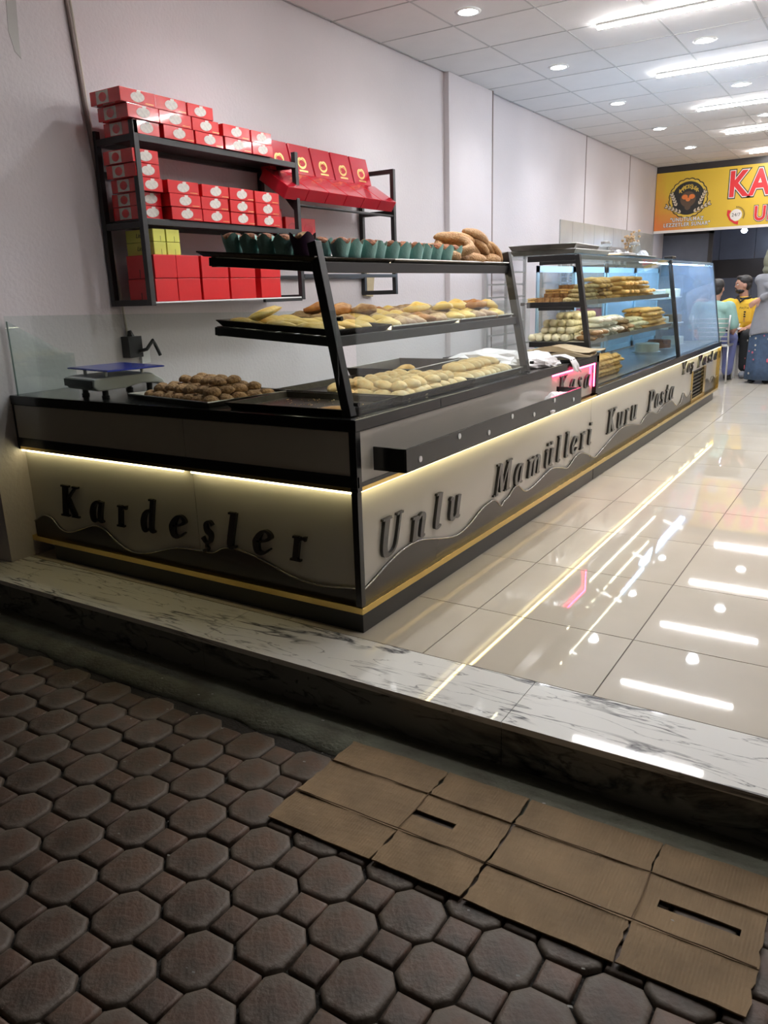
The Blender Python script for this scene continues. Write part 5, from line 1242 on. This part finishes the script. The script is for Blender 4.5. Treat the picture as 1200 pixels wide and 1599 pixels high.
def hand(mb, wrist, d, up_, s=1.0, curl=.35):
    """palm with five separate fingers, pointing along d, palm normal up_"""
    w_ = Vector(wrist); d = Vector(d).normalized(); n_ = Vector(up_); n_ = (n_-d*n_.dot(d)).normalized(); sd_ = d.cross(n_)
    limb(mb, [w_, w_+d*.04*s, w_+d*.08*s], [.022*s, .030*s, .032*s])
    for k, (o_, L_) in enumerate(((-.028, .062), (-.010, .074), (.009, .070), (.027, .055))):
        b0 = w_+d*.085*s+sd_*o_*s; p1 = b0+(d*.5*L_-n_*curl*.3*L_)*s; p2 = p1+(d*.4*L_-n_*curl*L_*.6)*s
        limb(mb, [b0, p1, p2], [.0095*s, .0085*s, .007*s], 7)
    b0 = w_+d*.03*s-sd_*.028*s; limb(mb, [b0, b0+(d*.03-sd_*.028)*s, b0+(d*.058-sd_*.034)*s], [.011*s, .010*s, .008*s], 7)

# woman standing at the right, turned away, hand on hip
wo = thing('person', 'standing woman in olive headscarf, grey tunic and flowered denim skirt', 'person', (.20, 8.28, 0))
b = MB(); limb(b, [(.08, 0, 1.22), (.08, .0, 1.36)], [.05, .045]); head(b, (.075, .0, 1.44), R(25), .95)
for s_ in (-1, 1): limb(b, [(.07+s_*.075, 0, .75), (.07+s_*.075, .0, .42), (.06+s_*.08, .01, .075)], [.08, .055, .035]); limb(b, [(.06+s_*.08, .01, .055), (.03+s_*.08, -.07, .035)], [.033, .026])
limb(b, [(.07, 0, .75), (.08, 0, 1.0), (.08, 0, 1.16)], [.09, .085, .08])
limb(b, [(-.06, .02, 1.20), (.14, -.14, 1.06), (-.03, -.13, .985)], [.045, .038, .026]); hand(b, (-.035, -.13, .98), (-.75, -.1, -.55), (0, -1, .3), .95, .3)
limb(b, [(.22, .02, 1.20), (.27, .02, .95), (.25, -.1, .78)], [.045, .038, .027]); hand(b, (.25, -.1, .77), (0, -.2, -1), (1, 0, 0), .95)
remesh(b.build('body', K['skin'], wo, True), .009)
b = MB(); sk = [(.17, .130, .74), (.20, .15, .60), (.205, .17, .40), (.215, .19, .20), (.225, .20, .045)]; n_ = 40; vs = []; fs = []
for rx_, ry_, z_ in sk:
    for i in range(n_): a = 2*PI*i/n_; q = 1+.045*math.sin(a*9+z_*3)*(1-z_); vs.append((.07+rx_*q*math.cos(a), ry_*q*math.sin(a), z_))
for k in range(len(sk)-1):
    for i in range(n_): j = (i+1) % n_; fs.append((k*n_+i, k*n_+j, (k+1)*n_+j, (k+1)*n_+i))
b.add(vs, fs); o = b.build('skirt', K['denim'], wo, True); o.modifiers.new('t', 'SOLIDIFY').thickness = .006
rg = random.Random(91)
for k in range(30):
    a = rg.uniform(PI*1.02, PI*1.95); z_ = rg.uniform(.10, .58); big_ = k < 6; r_ = .024 if big_ else rg.uniform(.006, .012)
    rad = .20+.02*(1-z_); cx_, cy_ = .07+(rad+.012)*math.cos(a), (.175+.02*(1-z_)+.005)*math.sin(a)
    e = MB()
    for p in range(5): e.ell((r_*.7*math.cos(p*1.256), 0, r_*.7*math.sin(p*1.256)), (r_*.55, .003, r_*.55), 8, 5)
    o = e.build('embroidered_flower', K['pink_thread'] if (big_ or k % 3 == 0) else K['pale_thread'], wo, True, loc=(cx_, cy_-.004, z_), rot=(0, 0, a+PI/2))
b = MB(); tn = [(.13, .10, 1.26), (.185, .115, 1.20), (.165, .115, 1.05), (.155, .12, .95), (.18, .145, .82), (.21, .17, .68), (.215, .18, .60)]; vs = []; fs = []
for rx_, ry_, z_ in tn:
    for i in range(n_): a = 2*PI*i/n_; zz = z_+(.05*math.cos(a) if z_ < .7 else 0); vs.append((.075+rx_*math.cos(a)*(1+.02*math.sin(a*7)), ry_*math.sin(a), zz))
for k in range(len(tn)-1):
    for i in range(n_): j = (i+1) % n_; fs.append((k*n_+i, k*n_+j, (k+1)*n_+j, (k+1)*n_+i))
b.add(vs, fs+[tuple(range(n_)), tuple((len(tn)-1)*n_+i for i in range(n_))]); limb(b, [(-.07, .02, 1.19), (.13, -.145, 1.06), (-.005, -.135, .995)], [.068, .056, .042]); limb(b, [(.22, .02, 1.19), (.275, .02, .95), (.25, -.1, .81)], [.068, .055, .042])
b.ell((.075, 0, .60), (.205, .17, .03), 20, 6)
remesh(b.build('tunic', K['grey_cloth'], wo, True), .012)
b = MB(); b.ell((.07, 0, 1.46), (.112, .098, .120), 18, 12); b.ell((.04, 0, 1.40), (.098, .105, .12), 16, 10); b.ell((.06, 0, 1.30), (.12, .10, .07), 16, 8)
o = remesh(b.build('headscarf', K['hijab'], wo, True), .010)
for s_ in (-1, 1):
    e = MB(); e.ell((.02+s_*.08+.0, -.045, .022), (.042, .105, .022), 12, 8); e.build('shoe', K['black_cloth'], wo, True)

# man in yellow polo, seated behind
ym = thing('person', 'seated dark haired man in a yellow polo with black collar', 'person', (-.15, 8.95, 0))
b = MB(); hc = (.0, .0, 1.135)
head(b, hc, R(205), .98); limb(b, [(.02, .02, .98), (.01, .01, 1.06)], [.055, .052])
limb(b, [(.03, .03, .55), (.02, .02, .75), (.02, .02, .87)], [.11, .11, .09])
limb(b, [(-.15, .02, .91), (-.27, -.10, .86), (-.40, -.26, .96)], [.052, .042, .030]); hand(b, (-.40, -.26, .96), (-.75, -.5, -.05), (0, 0, 1), 1.0, .3)
limb(b, [(.18, .02, .91), (.22, -.02, .68), (.10, -.16, .60)], [.052, .042, .030]); hand(b, (.10, -.16, .60), (-.6, -.8, -.1), (0, 0, 1), 1.0)
remesh(b.build('body', K['skin'], ym, True), .009)
hair(hc, R(205), ym, .98); facebits(hc, R(205), ym, .98, True)
b = MB(); limb(b, [(.02, .03, .68), (.02, .03, .80), (.02, .02, .88)], [.155, .15, .13], 16); b.ell((.02, .02, .90), (.19, .11, .08), 18, 10)
limb(b, [(-.14, .02, .90), (-.25, -.09, .865)], [.080, .066]); limb(b, [(.18, .02, .90), (.215, -.0, .76)], [.080, .066])
remesh(b.build('polo_shirt', K['yellow_cloth'], ym, True), .011)
b = MB(); b.tube([(.02+.072*math.cos(a), .0+.062*math.sin(a), .985+.02*math.sin(a)) for a in [2*PI*i/20 for i in range(20)]], .019, 8, closed=True); b.tube([(-.03, -.075, .975), (.0, -.115, .93), (.035, -.085, .975)], [.016, .012, .016], 8)
b.build('collar', K['black_cloth'], ym, True)
txt('PASTA', .038, K['black_cloth'], ym, 'shirt_print', (.0, -.140, .845), RX, .003)
for k in range(5): MB().box((.055, -.143, .80-k*.028), (.078-.004*(k % 2), -.136, .818-k*.028)).build('shirt_print', K['black_cloth'] if k < 3 else K['pastry_br'], ym)
b = MB(); limb(b, [(-.07, .0, .54), (-.10, -.20, .52), (-.06, -.22, .14)], [.10, .088, .060]); limb(b, [(.10, .0, .54), (.13, -.22, .52), (.12, -.24, .14)], [.10, .088, .060]); b.ell((.02, .03, .56), (.18, .14, .10), 16, 10)
remesh(b.build('trousers', K['black_cloth'], ym, True), .011)
for x in (-.06, .12):
    e = MB(); e.ell((x, -.27, .045), (.045, .12, .045), 12, 8); e.build('shoe', K['greyshoe'], ym, True)
sl = thing('stool', 'blue plastic stool under the man in yellow', 'stool', (-.12, 8.98, 0))
MB().lathe([(.15, .40), (.16, .42), (.155, .435), (.02, .44)], 20).build('seat', mat('blue_plastic', (.04, .06, .25), .4), sl)
for x, y in ((-.11, -.11), (.11, -.11), (-.11, .11), (.11, .11)): bar((x*1.25, y*1.25, 0), (x, y, .405), .03, .03, bpy.data.materials['blue_plastic'], sl, 'leg')

# man in pale teal shirt, seated with his back to the camera, on a slatted metal chair
tm = thing('person', 'seated man in a pale teal shirt and blue trousers with his back turned', 'person', (-.36, 8.25, 0))
b = MB(); hc = (.02, .06, 1.10); head(b, hc, R(80), .98); limb(b, [(.0, .04, .95), (.02, .05, 1.03)], [.055, .052]); limb(b, [(0, 0, .55), (0, .02, .75), (0, .03, .84)], [.11, .11, .09])
limb(b, [(.17, .03, .88), (.25, .02, .64), (.20, .20, .56)], [.052, .042, .030]); hand(b, (.20, .20, .56), (-.2, 1, 0), (0, 0, 1)); limb(b, [(-.17, .03, .88), (-.24, .03, .64), (-.16, .22, .58)], [.052, .042, .030]); hand(b, (-.16, .22, .58), (.2, 1, 0), (0, 0, 1))
remesh(b.build('body', K['skin'], tm, True), .009); hair(hc, R(80), tm, .98)
b = MB(); limb(b, [(0, 0, .56), (0, .01, .72), (0, .03, .84)], [.165, .16, .14], 16); b.ell((0, .02, .87), (.205, .12, .095), 18, 10); limb(b, [(.17, .03, .88), (.24, .02, .68)], [.082, .066]); limb(b, [(-.17, .03, .88), (-.23, .03, .68)], [.082, .066])
remesh(b.build('shirt', K['teal_cloth'], tm, True), .011)
b = MB(); b.ell((0, .03, .53), (.19, .16, .10), 16, 10); limb(b, [(.10, .05, .52), (.19, .24, .50), (.19, .16, .12)], [.105, .088, .065]); limb(b, [(-.09, .05, .52), (-.12, .36, .50), (-.12, .34, .12)], [.105, .088, .065])
remesh(b.build('trousers', K['jeans'], tm, True), .011)
for x, y in ((.19, .19), (-.12, .38)):
    e = MB(); e.ell((x, y+.03, .042), (.045, .12, .042), 12, 8); e.build('shoe', K['black_cloth'], tm, True)
chd = thing('metal_chair', 'pale slatted metal chair under the man in teal', 'chair', (-.33, 8.16, 0))
for x in (-.20, .20):
    MB().tube([(x, -.06, .45), (x*1.0, -.13, .62), (x*1.05, -.16, .80)], .011, 8).build('back_post', K['alu'], chd, True)
    MB().tube([(x, -.06, .45), (x*1.05, -.10, .0)], .011, 8).build('leg', K['alu'], chd, True); MB().tube([(x, .26, .45), (x*1.05, .30, .0)], .011, 8).build('leg', K['alu'], chd, True)
for k in range(6): z_ = .50+k*.052; MB().tube([(-.20, -.085-k*.013, z_), (0, -.105-k*.013, z_), (.20, -.085-k*.013, z_)], .008, 6).build('slat', K['alu'], chd, True)
bx('seat', (-.21, -.07, .43), (.21, .28, .455), K['alu'], chd, .005)
tb_ = thing('low_table', 'pale grey table with a white cup between the two seated men', 'table', (-.22, 8.72, 0))
bx('tabletop', (-.20, -.08, .60), (.12, .30, .62), K['white_pl'], tb_, .004)
for x in (-.18, .06): bx('leg', (x, -.06, 0), (x+.035, -.02, .60), K['white_pl'], tb_)
for x in (-.18, .06): bx('leg', (x, .24, 0), (x+.035, .28, .60), K['white_pl'], tb_)
tag(MB().lathe([(.022, 0), (.03, .05), (.027, .05), (.02, .004)], 14).build('paper_cup', K['white_pl'], None, True, loc=(-.14, 8.72, .6205)), 'small white cup on the pale table', 'cup')
